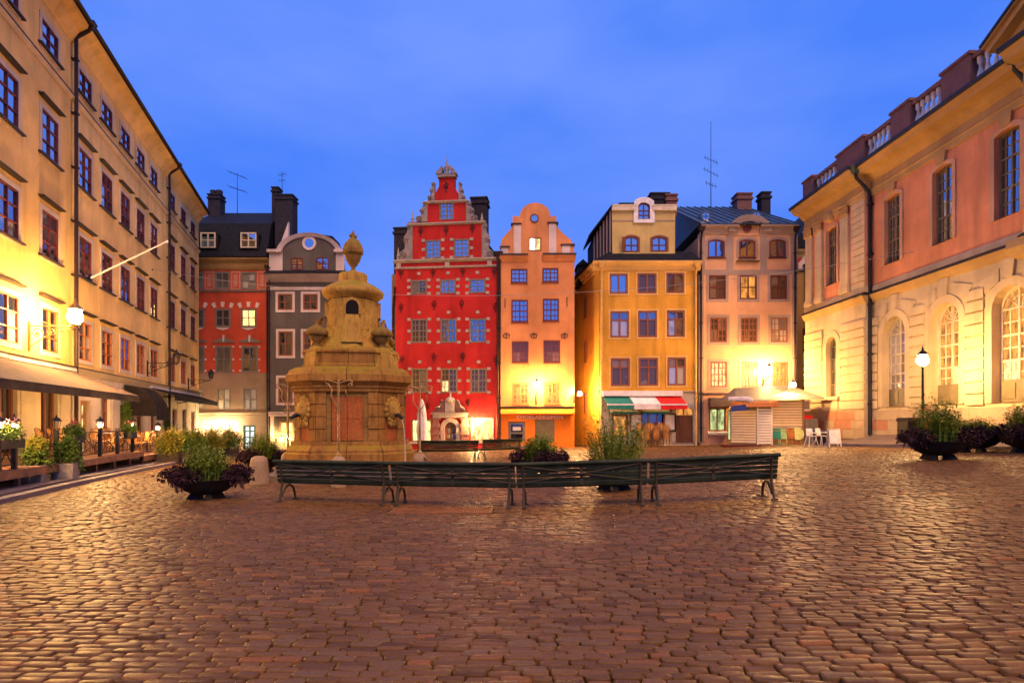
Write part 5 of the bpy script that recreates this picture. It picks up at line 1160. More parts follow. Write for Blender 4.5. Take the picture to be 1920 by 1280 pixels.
stage('attic','fount',[(1.50,3.18),(1.50,3.26),(1.45,3.30),(1.45,3.58),(1.50,3.62),(1.50,3.68),(1.40,3.74),(1.20,3.8)],blocks=True)
# faces: corner piers of single blocks, recessed panels of red stone
ov = octo(1.68,1.68*.45)
for k in range(8):
    a = Vector(ov[k]+(0,)); b = Vector(ov[(k+1)%8]+(0,)); e = (b-a); Lf = e.length; e.normalize(); nrm = Vector((e.y,-e.x,0)); rz = math.atan2(e.y,e.x)
    fc = mk('panel_frame', M().box(.26,Lf-.26,.06,.12,2.36,2.5).mesh('panel_frame', MT['fount']), fo, a, (0,0,rz))
    for (x0_,x1_) in ((.0,.30),(Lf-.30,Lf)):
        for r_ in range(4):
            h0 = 1.10+r_*.345; M().box(x0_+.004,x1_-.004,-.015-rnd.uniform(0,.035),.2,h0+.006,h0+.332).build('ashlar', MT['fountb'], fc)
    if k%2 == 0:
        x0_,x1_ = .44,Lf-.44
        for (q0,q1) in ((.305,.44),(Lf-.44,Lf-.305)):
            for r_ in range(3): M().box(q0,q1-.004,.0,.2,1.10+r_*.42,1.10+r_*.42+.412).build('ashlar', MT['fountd'], fc)
        for i in range(2):
            for j in range(2):
                xa = x0_+(x1_-x0_)*i/2; xb = x0_+(x1_-x0_)*(i+1)/2; za = 1.12+j*.62; zb_ = za+.612
                rg = np.random.default_rng(k*10+i*2+j); nxs,nzs = 13,9; m = M(); vs = []
                for zi in range(nzs):
                    for xi in range(nxs):
                        x = xa+.006+(xb-xa-.012)*xi/(nxs-1); z = za+(zb_-za)*zi/(nzs-1); y = .085-.05*abs(math.sin(x*21+.5*math.sin(z*6+i)+rg.normal(0,.12)))-rg.random()*.012
                        vs.append((x,y,z))
                m.add(vs,[(zi*nxs+xi,zi*nxs+xi+1,(zi+1)*nxs+xi+1,(zi+1)*nxs+xi) for zi in range(nzs-1) for xi in range(nxs-1)],True); m.box(xa+.006,xb-.006,.09,.2,za,zb_)
                m.build('carved_stone', MT['fount2'], fc)
    else:
        x0_,x1_ = .305,Lf-.305
        for r_ in range(4): M().box(x0_,x1_,-.0,.2,1.10+r_*.345+.004,1.10+r_*.345+.338).build('ashlar', MT['fountb' if r_ > 1 else 'fount2'], fc)
        xm = .5*Lf; lm = M()    # lion mask: mane, brow, muzzle
        lm.ball((xm,-.02,1.98),.25,10,8,1.25)
        for q in range(14):
            an = q/14*6.28; lm.ball((xm+.25*math.cos(an),-.06,1.98+.31*math.sin(an)),.085,6,5,1.2)
        lm.ball((xm,-.22,1.90),.12,8,6,.8); lm.ball((xm-.10,-.20,2.06),.05,6,5); lm.ball((xm+.10,-.20,2.06),.05,6,5); lm.ball((xm,-.24,1.98),.06,6,5)
        for q in range(6): lm.ball((xm-.15+.06*q,-.06,1.62-.03*(q%2)),.06,5,4,1.8)
        l_ = lm.build('lion_mask', MT['fount'], fc); M().tube([(xm,-.2,1.86),(xm,-.42,1.80),(xm,-.50,1.74)],[.07,.055,.05],8).build('spout', MT['iron'], l_)
        if k == 1: M().tube([(xm,-.48,1.74),(xm,-.56,1.55),(xm,-.62,1.1),(xm,-.64,.5)],[.007,.009,.010,.012],5).build('water_stream', MT['plast'], fc)
# corner urns on pedestals
for k in range(4):
    an = math.pi/4+k*math.pi/2; x,y = 1.42*math.cos(an),1.42*math.sin(an)
    p = M().box(-.26,.26,-.26,.26,3.1,3.55).hexa([(-.26,-.26,3.55),(.26,-.26,3.55),(.26,.26,3.55),(-.26,.26,3.55)],[(-.14,-.14,3.8),(.14,-.14,3.8),(.14,.14,3.8),(-.14,.14,3.8)]).build('pedestal', MT['fount'], fo, (x,y,0),(0,0,an))
    M().lathe([(.13,3.78),(.09,3.86),(.12,3.92),(.22,4.0),(.25,4.1),(.24,4.14)],0,0,14).lathe([(.33,4.13),(.36,4.2),(.31,4.28),(.2,4.36),(.08,4.42),(.05,4.46),(.07,4.52),(.01,4.6)],0,0,14).build('urn', MT['fountd'], p)
# dripping rockwork and drum
rg = np.random.default_rng(3); m = M(); R0 = []
for zi,(rr,z) in enumerate(((1.34,3.72),(1.30,3.86),(1.18,3.96),(1.10,4.08),(1.02,4.14),(.96,4.24),(.92,4.34),(.90,4.42))):
    R0.append([((rr+.06*math.sin(i*2.4+zi*1.1)+rg.normal(0,.03))*math.cos(2*math.pi*i/48),(rr+.06*math.sin(i*2.4+zi*1.1)+rg.normal(0,.03))*math.sin(2*math.pi*i/48),z+rg.normal(0,.02)) for i in range(48)])
m.loft(R0,True,True).build('rockwork', MT['fount'], fo)
D0 = []
for zi in range(9):
    z = 4.36+zi*.115; rr = .885-.012*zi; D0.append([((rr+(.03 if zi not in (0,8) else 0)*(math.sin(i*2.51+zi*.35)+.7*math.sin(i*1.13+zi*1.9)))*math.cos(2*math.pi*i/80),(rr+(.03 if zi not in (0,8) else 0)*(math.sin(i*2.51+zi*.35)+.7*math.sin(i*1.13+zi*1.9)))*math.sin(2*math.pi*i/80),z) for i in range(80)])
M().loft(D0,True,True).build('drum', MT['fount'], fo)
na = -math.pi/2+R(4)
for k,a_ in enumerate((na,na+math.pi/2,na-math.pi/2)):
    nx_,ny_ = math.cos(a_),math.sin(a_)
    m = M(); ring(m, win_outline(.52,.5,.26), win_outline(.40,.42,.2), -.06, .12); o = m.build('niche', MT['fount'], fo, (nx_*.84,ny_*.84,4.78),(0,0,a_+math.pi/2)); M().prism(win_outline(.41,.43,.2),-.045,.05).build('opening', MT['void'], o)
    V = []; m = M(); rg = np.random.default_rng(k)
    for zi in range(8):     # stone water falling out of the opening
        z = -.02-zi*.12
        for xi in range(12): V.append((-.21-.02*zi+(.42+.04*zi)*xi/11,-.11-.045*zi-.055*abs(math.sin(xi*1.57+zi*.25))-rg.random()*.03,z))
    m.add(V,[(zi*12+xi,zi*12+xi+1,(zi+1)*12+xi+1,(zi+1)*12+xi) for zi in range(7) for xi in range(11)],True); m.build('carved_cascade', MT['fount'], o)
M().lathe([(.80,5.3),(.86,5.36),(.98,5.44),(1.0,5.5),(1.0,5.58),(.9,5.66),(.7,5.78),(.5,5.86)],0,0,32).build('cap', MT['fount'], fo)
M().lathe([(.47,5.84),(.47,6.08),(.44,6.13),(.22,6.2)],0,0,24).build('urn_base', MT['fount'], fo)
u_ = M().lathe([(.19,6.18),(.08,6.24),(.065,6.33),(.15,6.42),(.23,6.54),(.265,6.66),(.27,6.71),(.30,6.72),(.30,6.76)],0,0,18).build('urn', MT['fountd'], fo)
lp = [[((r_+.02*math.sin(i*3.14159))*math.cos(2*math.pi*i/24),(r_+.02*math.sin(i*3.14159))*math.sin(2*math.pi*i/24),z) for i in range(24)] for r_,z in ((.33,6.76),(.335,6.86),(.29,7.02),(.19,7.16),(.09,7.22))]
M().loft(lp,True,False).build('fluted_lid', MT['fountd'], u_)
M().lathe([(.1,7.2),(.05,7.26),(.07,7.32),(.02,7.46)],-.0,0,8).ball((-.08,0,7.3),.06,6,5).ball((.08,0,7.28),.055,6,5).build('flame', MT['fountd'], u_)
# iron posts on stone balls around the well
for i,(px,Y,py,lb) in enumerate(((540,17.4,718,'slim gilded iron post on a stone ball left of the fountain'),(635,15.2,711,'slim gilded iron post on a stone ball in front of the fountain'),(787,16.6,722,'slim gilded iron post on a stone ball right of the fountain'))):
    zt_ = at(px,py,Y).z; x = at(px,py,Y).x; tt = thing('iron_post',lb,'post',(x,Y,0),0,'iron posts around the fountain')
    M().lathe([(.20,-.05),(.19,.3),(.15,.45)],0,0,10).build('stump', MT['boll'], tt); M().ball((0,0,.58),.20,12,8).build('stone_ball', MT['boll'], tt)
    M().tube([(0,0,.7),(0,0,zt_)],[.035,.025],8).lathe([(.05,.76),(.06,.8),(.035,.85)],0,0,8).build('shaft', MT['irong'], tt); m = M()
    for sx in (-1,1):
        m.tube([(0,0,zt_-.72),(sx*.07,0,zt_-.62),(sx*.20,0,zt_-.42),(sx*.17,0,zt_-.25),(sx*.26,0,zt_-.12),(sx*.34,0,zt_-.08),(sx*.33,0,zt_-.16)],.018,5); m.tube([(0,0,zt_-.1),(sx*.2,0,zt_-.04),(sx*.3,0,zt_-.02),(sx*.36,0,zt_-.06)],.015,5); m.tube([(0,0,zt_-.68),(sx*.08,0,zt_-.78),(sx*.1,0,zt_-.86),(sx*.05,0,zt_-.86)],.013,5)
    m.build('scrolls', MT['irong'], tt)
    M().tube([(.0,0,.72),(.12,-.1,.66),(.22,-.2,.6)],.02,5).build('chain_hook', MT['iron'], tt)
p = at(485,905,15.9); tt = thing('stone_bollard','leaning pale stone bollard beside the fountain and the left bench','bollard',(p.x,15.9,-.02),R(20))
M().loft([[(.02*z+(r_+rnd.uniform(-.012,.012))*math.cos(2*math.pi*i/12),(r_*.85)*math.sin(2*math.pi*i/12),z) for i in range(12)] for r_,z in ((.29,-.05),(.28,.12),(.26,.35),(.235,.58),(.19,.70),(.10,.755))],True,True).build('shaft', MT['boll'], tt)

# ================================================================== BENCHES
def make_bench(L, label, P, rz, zb=0., group='green slatted park benches'):
    t = thing('park_bench',label,'bench',(P[0],P[1],zb),rz,group)      # x along, -y is the back of the backrest
    prof = [(-.02,.44),(-.035,.525),(-.055,.61),(-.08,.695),(-.105,.77)]
    for (y,z) in prof: mk('back_slat', shared(('bs',round(L,2)), lambda: M().box(-L/2+.02,L/2-.02,-.013,.013,-.033,.033).mesh('back_slat', MT['bench'])), t, (0,y,z),(R(12),0,0))
    M().tube([(-L/2-.01,-.13,.835),(L/2+.01,-.13,.835)],.038,8).build('top_rail', MT['bench'], t)
    for k in range(5): mk('seat_slat', shared(('ss',round(L,2)), lambda: M().box(-L/2+.02,L/2-.02,-.036,.036,-.014,.014).mesh('seat_slat', MT['bench'])), t, (0,.05+k*.09,.44-.012*(4-k)),(R(3),0,0))
    for sx in (-1,1):
        x = sx*(L/2-.14); m = M()
        m.tube([(x,-.14,.0),(x,-.10,.16),(x,-.04,.36),(x,-.045,.5),(x,-.10,.70),(x,-.14,.82)],.024,6)
        m.tube([(x,.42,.0),(x,.40,.14),(x,.34,.26),(x,.22,.33),(x,.10,.30),(x,.0,.20),(x,-.06,.1)],.026,6); m.tube([(x,-.04,.40),(x,.2,.39),(x,.44,.41)],.024,6)
        m.box(x-.045,x+.045,-.19,-.09,0,.03).box(x-.045,x+.045,.37,.47,0,.03); m.build('leg_frame', MT['benchi'], t)
    M().box(-.03,.03,-.05,-.03,.42,.62).box(-.03,.03,-.10,-.075,.60,.82).build('centre_strap', MT['benchi'], t); m = M()
    for sx in (-1,1): m.tube([(sx*(L/2-.16),-.14,.79),(0,-.105,.63),(-sx*(L/2-.16),-.065,.48)],.012,5)
    m.build('cross_brace', MT['benchi'], t); return t
bp = [at(520,862,12.4),at(734,862,11.8),at(969,862,11.45),at(1217,862,11.25),at(1461,850,11.2)]
for i in range(4):
    a,b = bp[i],bp[i+1]; L_ = math.hypot(b.x-a.x,b.y-a.y)-.01; mx,my = (a.x+b.x)/2,(a.y+b.y)/2
    za,zb_ = g(a.x,a.y),g(b.x,b.y)
    o = make_bench(L_,('dark green bench at the left end of the long front row','dark green bench second from the left, before the fountain','dark green bench third from the left, over the half hidden bowl','dark green bench at the right end of the long front row')[i],(mx,my),math.atan2(b.y-a.y,b.x-a.x),(za+zb_)/2)
    o.rotation_euler[1] = -math.atan2(zb_-za,L_)
for lab,(pa,Ya),(pb,Yb) in (('dark bench standing behind the fountain, before the red house',(782,25.6),(897,26.0)),('dark bench turned sideways before the narrow orange house',(902,26.2),(976,27.6))):
    a,b = at(pa,HYP,Ya),at(pb,HYP,Yb); make_bench(math.hypot(b.x-a.x,b.y-a.y),lab,((a.x+b.x)/2,(a.y+b.y)/2),math.atan2(b.y-a.y,b.x-a.x),g((a.x+b.x)/2,26))

# ================================================================== BOWL PLANTERS
def bowl_planter(label, px, Y, s, seed, tall=.75, purple=1., col_='fern', zoff=0., X=None, flowers=None, wide=.40, sides=((-.55,0),(.55,.0),(.2,-.5),(-.25,.45))):
    x = at(px,HYP,Y).x if X is None else X; t = thing('bowl_planter',label,'planter',(x,Y,g(x,Y)+zoff),seed*.7,'steel bowl planters')
    M().lathe([(.10,.10),(.26,.115),(.44,.20),(.56,.32),(.62,.44),(.635,.45),(.60,.45),(.55,.36),(.01,.34)],0,0,24).build('bowl', MT['bowl'], t)
    M().lathe([(.01,.39),(.58,.40)],0,0,16,False).build('soil', MT['soil'], t)
    for k in range(3):
        a = k*2.09+.4; c_,s_ = math.cos(a),math.sin(a); M().hexa([(.10*c_-.05*s_,.10*s_+.05*c_,0),(.10*c_+.05*s_,.10*s_-.05*c_,0),(.42*c_+.07*s_,.42*s_-.07*c_,0),(.42*c_-.07*s_,.42*s_+.07*c_,0)],[(.12*c_-.04*s_,.12*s_+.04*c_,.16),(.12*c_+.04*s_,.12*s_-.04*c_,.16),(.30*c_+.05*s_,.30*s_-.05*c_,.18),(.30*c_-.05*s_,.30*s_+.05*c_,.18)]).build('foot', MT['bowl'], t)
    n0 = int(620*purple)
    for k,(fx,fy) in enumerate(sides): foliage('purple_leaves',t,'purple',n0,(fx*1.0,fy*1.0,.53),(.29,.29,.20),.085,seed*10+k,.45,.0,.6)
    foliage('green_leaves',t,'greenl',900,(0,0,.58),(.42,.42,.20),.055,seed*10+7,.5)
    blades('fern_stems',t,col_,260,(0.0,0,.42),wide,tall,seed*10+8,.006)
    foliage('fern_sprays',t,col_,int(700*wide/.4),(0,0,.45+tall*.5),(wide*1.15,wide*1.15,tall*.48),.07,seed*10+6,.7,0,-.3,elong=4.)
    if flowers: foliage('flowers',t,flowers,70,(.1,-.1,.42+tall*.7),(.4,.4,.2),.05,seed*10+9,.8,.5)
    t.scale = (s,s,s); return t
bowl_planter('bowl planter with fern and dark purple leaves left of the benches',388,12.75,.97,1,.78,sides=((-.5,-.3),(.6,-.15),(.2,.5),(-.55,.3),(.48,-.4)))
bowl_planter('bowl planter behind the stone bollard, left of the fountain',492,20.0,1.05,2,.85)
bowl_planter('tall ferny bowl planter half hidden behind the front benches',1152,13.7,1.0,3,1.5,.15,'fern',wide=.62,flowers='pinkfl',sides=((-.3,.3),(.3,.3)))
bowl_planter('bowl planter of dark leaves before the narrow orange house',1012,18.0,1.08,4,.8,1.2)
bowl_planter('bowl planter in the near pair on the right, left one with tall fern',1757,17.0,1.2,5,1.1,.8,flowers='orfl')
bowl_planter('bowl planter in the near pair on the right, behind the left one',1828,19.0,1.15,6,.5,1.1)
bowl_planter('bowl planter cut by the right edge of the picture',1927,17.6,1.15,7,.9,1.1)

# ================================================================== CAFE TERRACE ON THE LEFT
def chair_parts(dark=False):
    mt_ = 'rattand' if dark else 'rattan'
    def build(t):
        M().lathe([(.20,.43),(.225,.45),(.21,.475)],0,0,12,False).build('seat', MT[mt_], t)
        # curved back panel with a hoop
        m = M(); n_ = 7; vs = []
        for j in range(4):
            z = .52+.36*j/3
            for i in range(n_):
                a = -1.0+2.0*i/(n_-1); wz = 1-.25*(j == 3)*abs(a); vs.append((.21*math.sin(a)*wz,.22*math.cos(a)*.75+.06+.02*j,z-(.05*abs(a)**2 if j == 3 else 0)))
        m.add(vs,[(j*n_+i,j*n_+i+1,(j+1)*n_+i+1,(j+1)*n_+i) for j in range(3) for i in range(n_-1)],True); m.build('back_panel', MT['rattan'], t)
        M().tube([(-.21,.10,.44),(-.22,.15,.7),(-.16,.23,.88),(0,.27,.93),(.16,.23,.88),(.22,.15,.7),(.21,.10,.44)],.017,5).build('back_hoop', MT['rattand'], t)
        for sx in (-1,1):
            for sy in (-1,1): M().tube([(sx*.17,sy*.16,.44),(sx*.20,sy*.20,0)],.016,5).build('leg', MT['rattand'], t)
        M().tube([(.18,.17,.2),(.18,-.17,.2),(-.18,-.17,.2),(-.18,.17,.2),(.18,.17,.2)],.010,4).build('stretcher', MT['rattand'], t)
    return build
proto_chair = None
def chair(label, P, rz, group, name='rattan_chair'):
    global proto_chair
    if proto_chair is None:
        proto_chair = thing(name,label,'chair',P,rz,group); chair_parts()(proto_chair); return proto_chair
    c = copy_tree(proto_chair); c.location = P; c.rotation_euler = (0,0,rz); c['label'] = label; c['group'] = group; return c
F3 = Fac(tuple(LF.world(0,3.0,0))[:2], tuple(LF.world(38,3.0,0))[:2])
DZ = .5; deckA = (2.0, F3.u(262)); deckB = (F3.u(262)+.05, F3.u(262)+5.0); DZ2 = .30
for lab,(ua,ub),dz,o0,o1 in (('raised timber cafe deck along the near yellow house',deckA,DZ,.15,3.1),('lower timber cafe deck under the black domed awning',deckB,DZ2,.5,3.1)):
    t = thing('cafe_deck',lab,'deck',tuple(LF.world(0,0,0)),LF.rz)
    nb = 12; bm_ = None
    for k in range(nb):
        y0_ = -o0-(o1-o0)*k/nb; mk('deck_board', shared(('db',round(ub-ua,2),o0), lambda: M().box(ua,ub,-(o1-o0)/nb+.012,0,-.045,0).mesh('deck_board', MT['deck'])), t, (0,y0_,dz))
    M().box(ua,ub,-o1-.03,-o1,dz-.20,dz-.01).build('fascia', MT['deck'], t)
    M().box(ub,ub+.03,-o1-.03,-o0,dz-.20,dz-.01).build('fascia', MT['deck'], t)
    for k in range(int((ub-ua)/1.6)+1):
        for yy in (-o1+.1,-o0-.2): M().box(ua+.15+k*1.6-.05,ua+.15+k*1.6+.05,yy-.05,yy+.05,-.3,dz-.045).build('deck_leg', MT['wood'], t)
def post_lamp(label, px, dz, lit=True, h=.95, lamp=True, off=3.0, u=None, grp='terrace fence posts'):
    u = F3.u(px) if u is None else u; P = LF.world(u,off-.08,dz); t = thing('fence_post',label,'post',tuple(P),LF.rz,grp)
    M().box(-.05,.05,-.05,.05,0,h).box(-.06,.06,-.06,.06,h-.04,h).build('post', MT['iron'], t)
    if lamp:
        f = M(); 
        for k in range(4):
            a = math.pi/4+math.pi/2*k; f.tube([(.07*math.cos(a),.07*math.sin(a),h),(.11*math.cos(a),.11*math.sin(a),h+.24)],.008,4)
        f.lathe([(.15,h+.24),(.09,h+.31),(.03,h+.35),(.01,h+.42)],0,0,4,False).build('lantern_frame', MT['iron'], t)
        if lit: M().ball((0,0,h+.12),.055,8,6).build('bulb', MT['bulb_s'], t)
    return t
pposts = [(4,1,1),(34,1,1),(112,1,0),(156,0,0),(193,1,1),(225,0,0),(253,1,1)]
names_ = {4:'lit terrace lantern post at the left edge of the picture',34:'lit terrace lantern post left of the shrub pots',112:'unlit terrace lantern post between the shrub pots',156:'plain terrace fence post beside the hanging flower box',193:'lit terrace lantern post before the bright doorway',225:'plain terrace fence post left of the domed awning',253:'lit terrace lantern post under the domed awning'}
for px,lmp,li in pposts: post_lamp(names_[px],px,DZ,bool(li),.92,bool(lmp))
post_lamp('lit lantern post on the lower cafe deck',300,DZ2,True,.95,True)
for i in range(len(pposts)-1):      # fence rails with diagonal cross
    if i == 1: continue             # the way in, between the shrub pots
    ua,ub = F3.u(pposts[i][0])+.07,F3.u(pposts[i+1][0])-.07; t = thing('low_fence','low crossed iron fence between '+('the two lanterns at the left edge','','the unlit lantern and the flower box post','the flower box post and the bright doorway lantern','the bright doorway lantern and a plain post','a plain post and the domed awning lantern')[i],'fence',tuple(LF.world(0,2.92,DZ)),LF.rz,'crossed terrace fence panels')
    M().box(ua,ub,-.015,.015,.80,.83).build('top_rail', MT['iron'], t); M().box(ua,ub,-.015,.015,.10,.13).build('bottom_rail', MT['iron'], t)
    M().tube([(ua,0,.13),(ub,0,.8)],.014,5).build('diagonal', MT['iron'], t); M().tube([(ub,.02,.13),(ua,.02,.8)],.014,5).build('diagonal', MT['iron'], t)
def table(P, lab, r_=.34):
    t = thing('cafe_table',lab,'table',P,rnd.uniform(0,3),'round cafe tables'); M().lathe([(r_,.72),(r_,.745)],0,0,16,False).build('table_top', MT['offw'], t); M().tube([(0,0,.03),(0,0,.72)],.03,6).build('pedestal', MT['iron'], t); M().lathe([(.2,0),(.2,.02),(.04,.05)],0,0,12,False).build('base', MT['iron'], t)
k = 0
for (u,off,dz) in ((10.0,1.6,DZ),(11.6,2.15,DZ),(12.3,1.0,DZ),(13.6,1.9,DZ),(15.2,2.2,DZ),(16.4,1.2,DZ),(17.2,2.1,DZ) if deckA[1] > 18 else (16.9,2.2,DZ2),(18.9,1.8,DZ2)):
    if dz == DZ and u > deckA[1]-.6: dz = DZ2
    nth = ('nearest','second','third','fourth','fifth','sixth','seventh','farthest')[k]; k += 1
    table(tuple(LF.world(u,off,dz)),'round pale cafe table, %s of the row along the yellow houses' % nth)
    for j,(du,dw_) in enumerate(((-.55,.1),(.55,-.1),(.05,-.55))):
        if off+dw_ > 2.75: continue
        P = LF.world(u+du,off+dw_,dz); chair('rattan terrace chair at the %s cafe table, on its %s side' % (nth,('near','far','square')[j]),tuple(P),LF.rz+math.atan2(-dw_,du)-math.pi/2+rnd.uniform(-.3,.3),'rattan chairs on the terrace')
for i,px in enumerate((281,295)):
    P = LF.world(F3.u(px),2.55,DZ2); chair('pale rattan chair backing on the square, %s of the pair by the lower deck lantern' % ('left','right')[i],tuple(P),LF.rz+math.pi+.1,'pair of chairs on the lower deck edge')
# awnings
def awning(label, ua, ub, zt_, out_, drop, mat, vmat, val=.26):
    t = thing('shop_awning',label,'awning',tuple(LF.world(0,0,0)),LF.rz)
    M().hexa([(ua,-.06,zt_-.03),(ub,-.06,zt_-.03),(ub,-out_,zt_-drop-.03),(ua,-out_,zt_-drop-.03)],[(ua,-.06,zt_),(ub,-.06,zt_),(ub,-out_,zt_-drop),(ua,-out_,zt_-drop)]).build('cloth', MT[mat], t)
    M().box(ua,ub,-out_-.02,-out_+.0,zt_-drop-val,zt_-drop).build('valance', MT[vmat], t); M().box(ua-.05,ub+.05,-.2,-.0,zt_-.02,zt_+.1).build('awning_box', MT['offw'], t)
    for u in (ua+.4,ub-.4): M().tube([(u,-.05,zt_-.6),(u+.35,-out_*.5,zt_-drop*.5-.25),(u,-out_+.05,zt_-drop-.06)],.03,6).build('folding_arm', MT['iron'], t)
    if ub-ua > 5: M().tube([(.5*(ua+ub),-.05,zt_-.7),(.5*(ua+ub),-out_+.05,zt_-drop-.06)],.03,6).build('folding_arm', MT['iron'], t)
    return t
awning('brown sloping awning nearest the camera on the left',2.2,9.6,3.72,2.5,1.0,'awn2','awn'); awning('long brown sloping awning under the lit bracket lantern',9.75,14.9,3.70,2.45,.98,'awn2','awn')
awning('long narrow black awning with pale edge at the far end of the yellow row',25.2,37.9,3.6,1.35,.42,'awn_b','awn_b',.3)
t = thing('domed_awning','black domed awning over a cafe door of the yellow row','awning',tuple(LF.world(0,0,0)),LF.rz)
m = M(); uc = 22.2; rings = []
for j in range(7):
    a = math.pi/2*j/6; rr = 1.15; rings.append([(uc-1.15+2.3*i/8*1.0,-.05-rr*1.25*math.sin(a),1.95+1.55*math.cos(a)) for i in range(9)])
for j in range(6): m.add(rings[j]+rings[j+1],[(i,i+1,i+10,i+9) for i in range(8)],False)
for sx in (0,8): m.add([(rings[0][sx][0],-.05,1.95)]+[r_[sx] for r_ in rings],[tuple(range(8))])
m.build('cloth', MT['awn_b'], t); M().box(uc-1.17,uc+1.17,-1.52,-1.49,1.72,1.96).build('valance', MT['awn_b'], t)
for k in range(5): M().tube([(uc-1.15+2.3*k/4,r_[0][1]-.012,r_[0][2]+.012) for r_ in rings],.016,4).build('rib', MT['awn'], t)
# pots, flower boxes, hedge
for i,(px,py,Y,mats,lab) in enumerate(((65,908,15.6,('yellowl','greenl'),'yellow green shrub in a square concrete pot at the terrace'),(124,901,16.6,('greenl','greenl'),'dark green shrub in a square concrete pot at the terrace'))):
    p = at(px,py,Y); t = thing('potted_shrub',lab,'shrub',(p.x,Y,g(p.x,Y)),LF.rz,'shrubs in square pots')
    M().hexa([(-.22,-.22,0),(.22,-.22,0),(.22,.22,0),(-.22,.22,0)],[(-.27,-.27,.52),(.27,-.27,.52),(.27,.27,.52),(-.27,.27,.52)]).build('pot', MT['pot'], t); M().box(-.24,.24,-.24,.24,.45,.525).build('soil', MT['soil'], t); M().tube([(0,0,.4),(0,0,1.0)],.03,5).build('stem', MT['wood'], t)
    foliage('foliage',t,mats[1],1300,(0,0,.80),(.31,.31,.36),.075,40+i,.45,0,.3); foliage('young_leaves',t,mats[0],800,(.0,-.04,1.05),(.20,.20,.22),.07,50+i,.5,0,.1)
    foliage('trailing_leaves',t,'greenl',220,(.16,-.22,.5),(.18,.12,.26),.08,60+i,.6,0,.7)
for i,(px,w_,fl_,lab) in enumerate(((10,1.1,'pinkfl','flower box with pink blooms on the fence at the left edge'),(137,.85,'flower','flower box with red geraniums between two terrace posts'),(243,.6,'flower','flower box with red geraniums beside the domed awning'))):
    u = F3.u(px); t = thing('flower_box',lab,'flower box',tuple(LF.world(u,3.02,DZ)),LF.rz,'flower boxes on the terrace fence'); M().box(-w_/2,w_/2,-.14,.12,.52,.74).build('box', MT['iron'], t)
    foliage('leaves',t,'greenl',900,(0,0,.88),(w_*.62,.22,.22),.075,70+i,.5,0,.4); foliage('blooms',t,fl_,60,(0,0,1.12),(w_*.5,.16,.12),.06,80+i,.8,.6)
t = thing('climbing_plant','green climbing plant on the yellow house by the far doorway','plant',tuple(LF.world(28.6,.0,0)),LF.rz); foliage('leaves',t,'greenl',1300,(0,-.12,1.55),(.55,.12,1.0),.10,91,.5); M().tube([(0,-.05,.1),(.05,-.06,1.2),(-.1,-.06,2.2)],.02,5).build('stem', MT['wood'], t)
t = thing('climbing_plant','green climbing plant at the left side of the domed awning','plant',tuple(LF.world(20.9,.0,0)),LF.rz); foliage('leaves',t,'greenl',900,(0,-.2,2.1),(.35,.2,.75),.10,92,.5); M().tube([(0,-.05,.1),(.03,-.06,1.2),(-.05,-.06,2.4)],.02,5).build('stem', MT['wood'], t)
for i,(px,Y,fl_,hh,lab) in enumerate(((338,27.0,'flower',1.75,'tall planter box of red flowers at the end of the cafe deck'),(318,25.0,'orfl',1.3,'planter box of mixed flowers beside the lower deck lantern'),(368,30.0,'orfl',1.35,'planter box of orange flowers before the far restaurant, left'),(400,31.0,'orfl',1.4,'planter box of orange flowers before the far restaurant, middle'),(432,32.0,'flower',1.45,'planter box of orange flowers before the far restaurant, right'))):
    p = at(px,860,Y); t = thing('planter_box',lab,'planter',(p.x,Y,g(p.x,Y)),.1*i,'planter boxes by the restaurants'); t.scale = (.72,.8,.92); M().box(-.6,.6,-.22,.22,0,.48).build('box', MT['awn'], t)
    foliage('leaves',t,'yellowl' if i in (1,3) else 'greenl',2200,(0,0,.88),(.78,.34,.56),.12,100+i,.6); foliage('upper_leaves',t,'yellowl',500,(0,0,1.25),(.7,.3,.4),.10,130+i,.8); blades('stems',t,'greenl',45,(0,0,.45),.55,hh,110+i,.007); foliage('blooms',t,fl_,150,(0,0,1.25),(.7,.3,.35),.075,120+i,.7,.5)

# ================================================================== KIOSK AND ITS CLUTTER
KY = 33.6; kx = lambda px, Y=KY: (px-CXP)/FPX*Y
KZ = g(14.2,KY)-.02
t = thing('kiosk','closed market kiosk with cream roller shutters and sloping grey roof','kiosk',(0,0,0))
zt_ = lambda py, Y=KY: EYE-(py-HYP)/FPX*Y
x0,x1 = kx(1440),kx(1507); ztop = zt_(748)
M().box(x0,x1,KY,KY+2.4,KZ,ztop).build('cabin', MT['shutter'], t)
sh_ = mk('roller_shutter', M().box(x0+.06,x1-.12,KY-.02,KY,KZ+1.1,ztop-.05).mesh('roller_shutter', MT['fr_ol']), t)
for k in range(10): mk('slat', shared('slt', lambda: M().hexa([(x0+.06,-.08,0),(x1-.12,-.08,0),(x1-.12,0,0),(x0+.06,0,0)],[(x0+.06,-.01,.125),(x1-.12,-.01,.125),(x1-.12,0,.125),(x0+.06,0,.125)]).mesh('slat', MT['shutter'])), sh_, (0,KY-.02,KZ+1.12+k*.15))
M().box(x1-.12,x1,KY-.08,KY,KZ,ztop).build('corner_post', MT['woodl'], t); M().box(x0+.02,x1-.12,KY-.06,KY,KZ+1.0,KZ+1.09).build('counter_edge', MT['creamc'], t)
for k in range(3): M().box(x0+.1+k*.65,x0+.66+k*.65,KY-.03,KY,KZ+.08,KZ+.95).build('front_panel', MT['orange'], t)
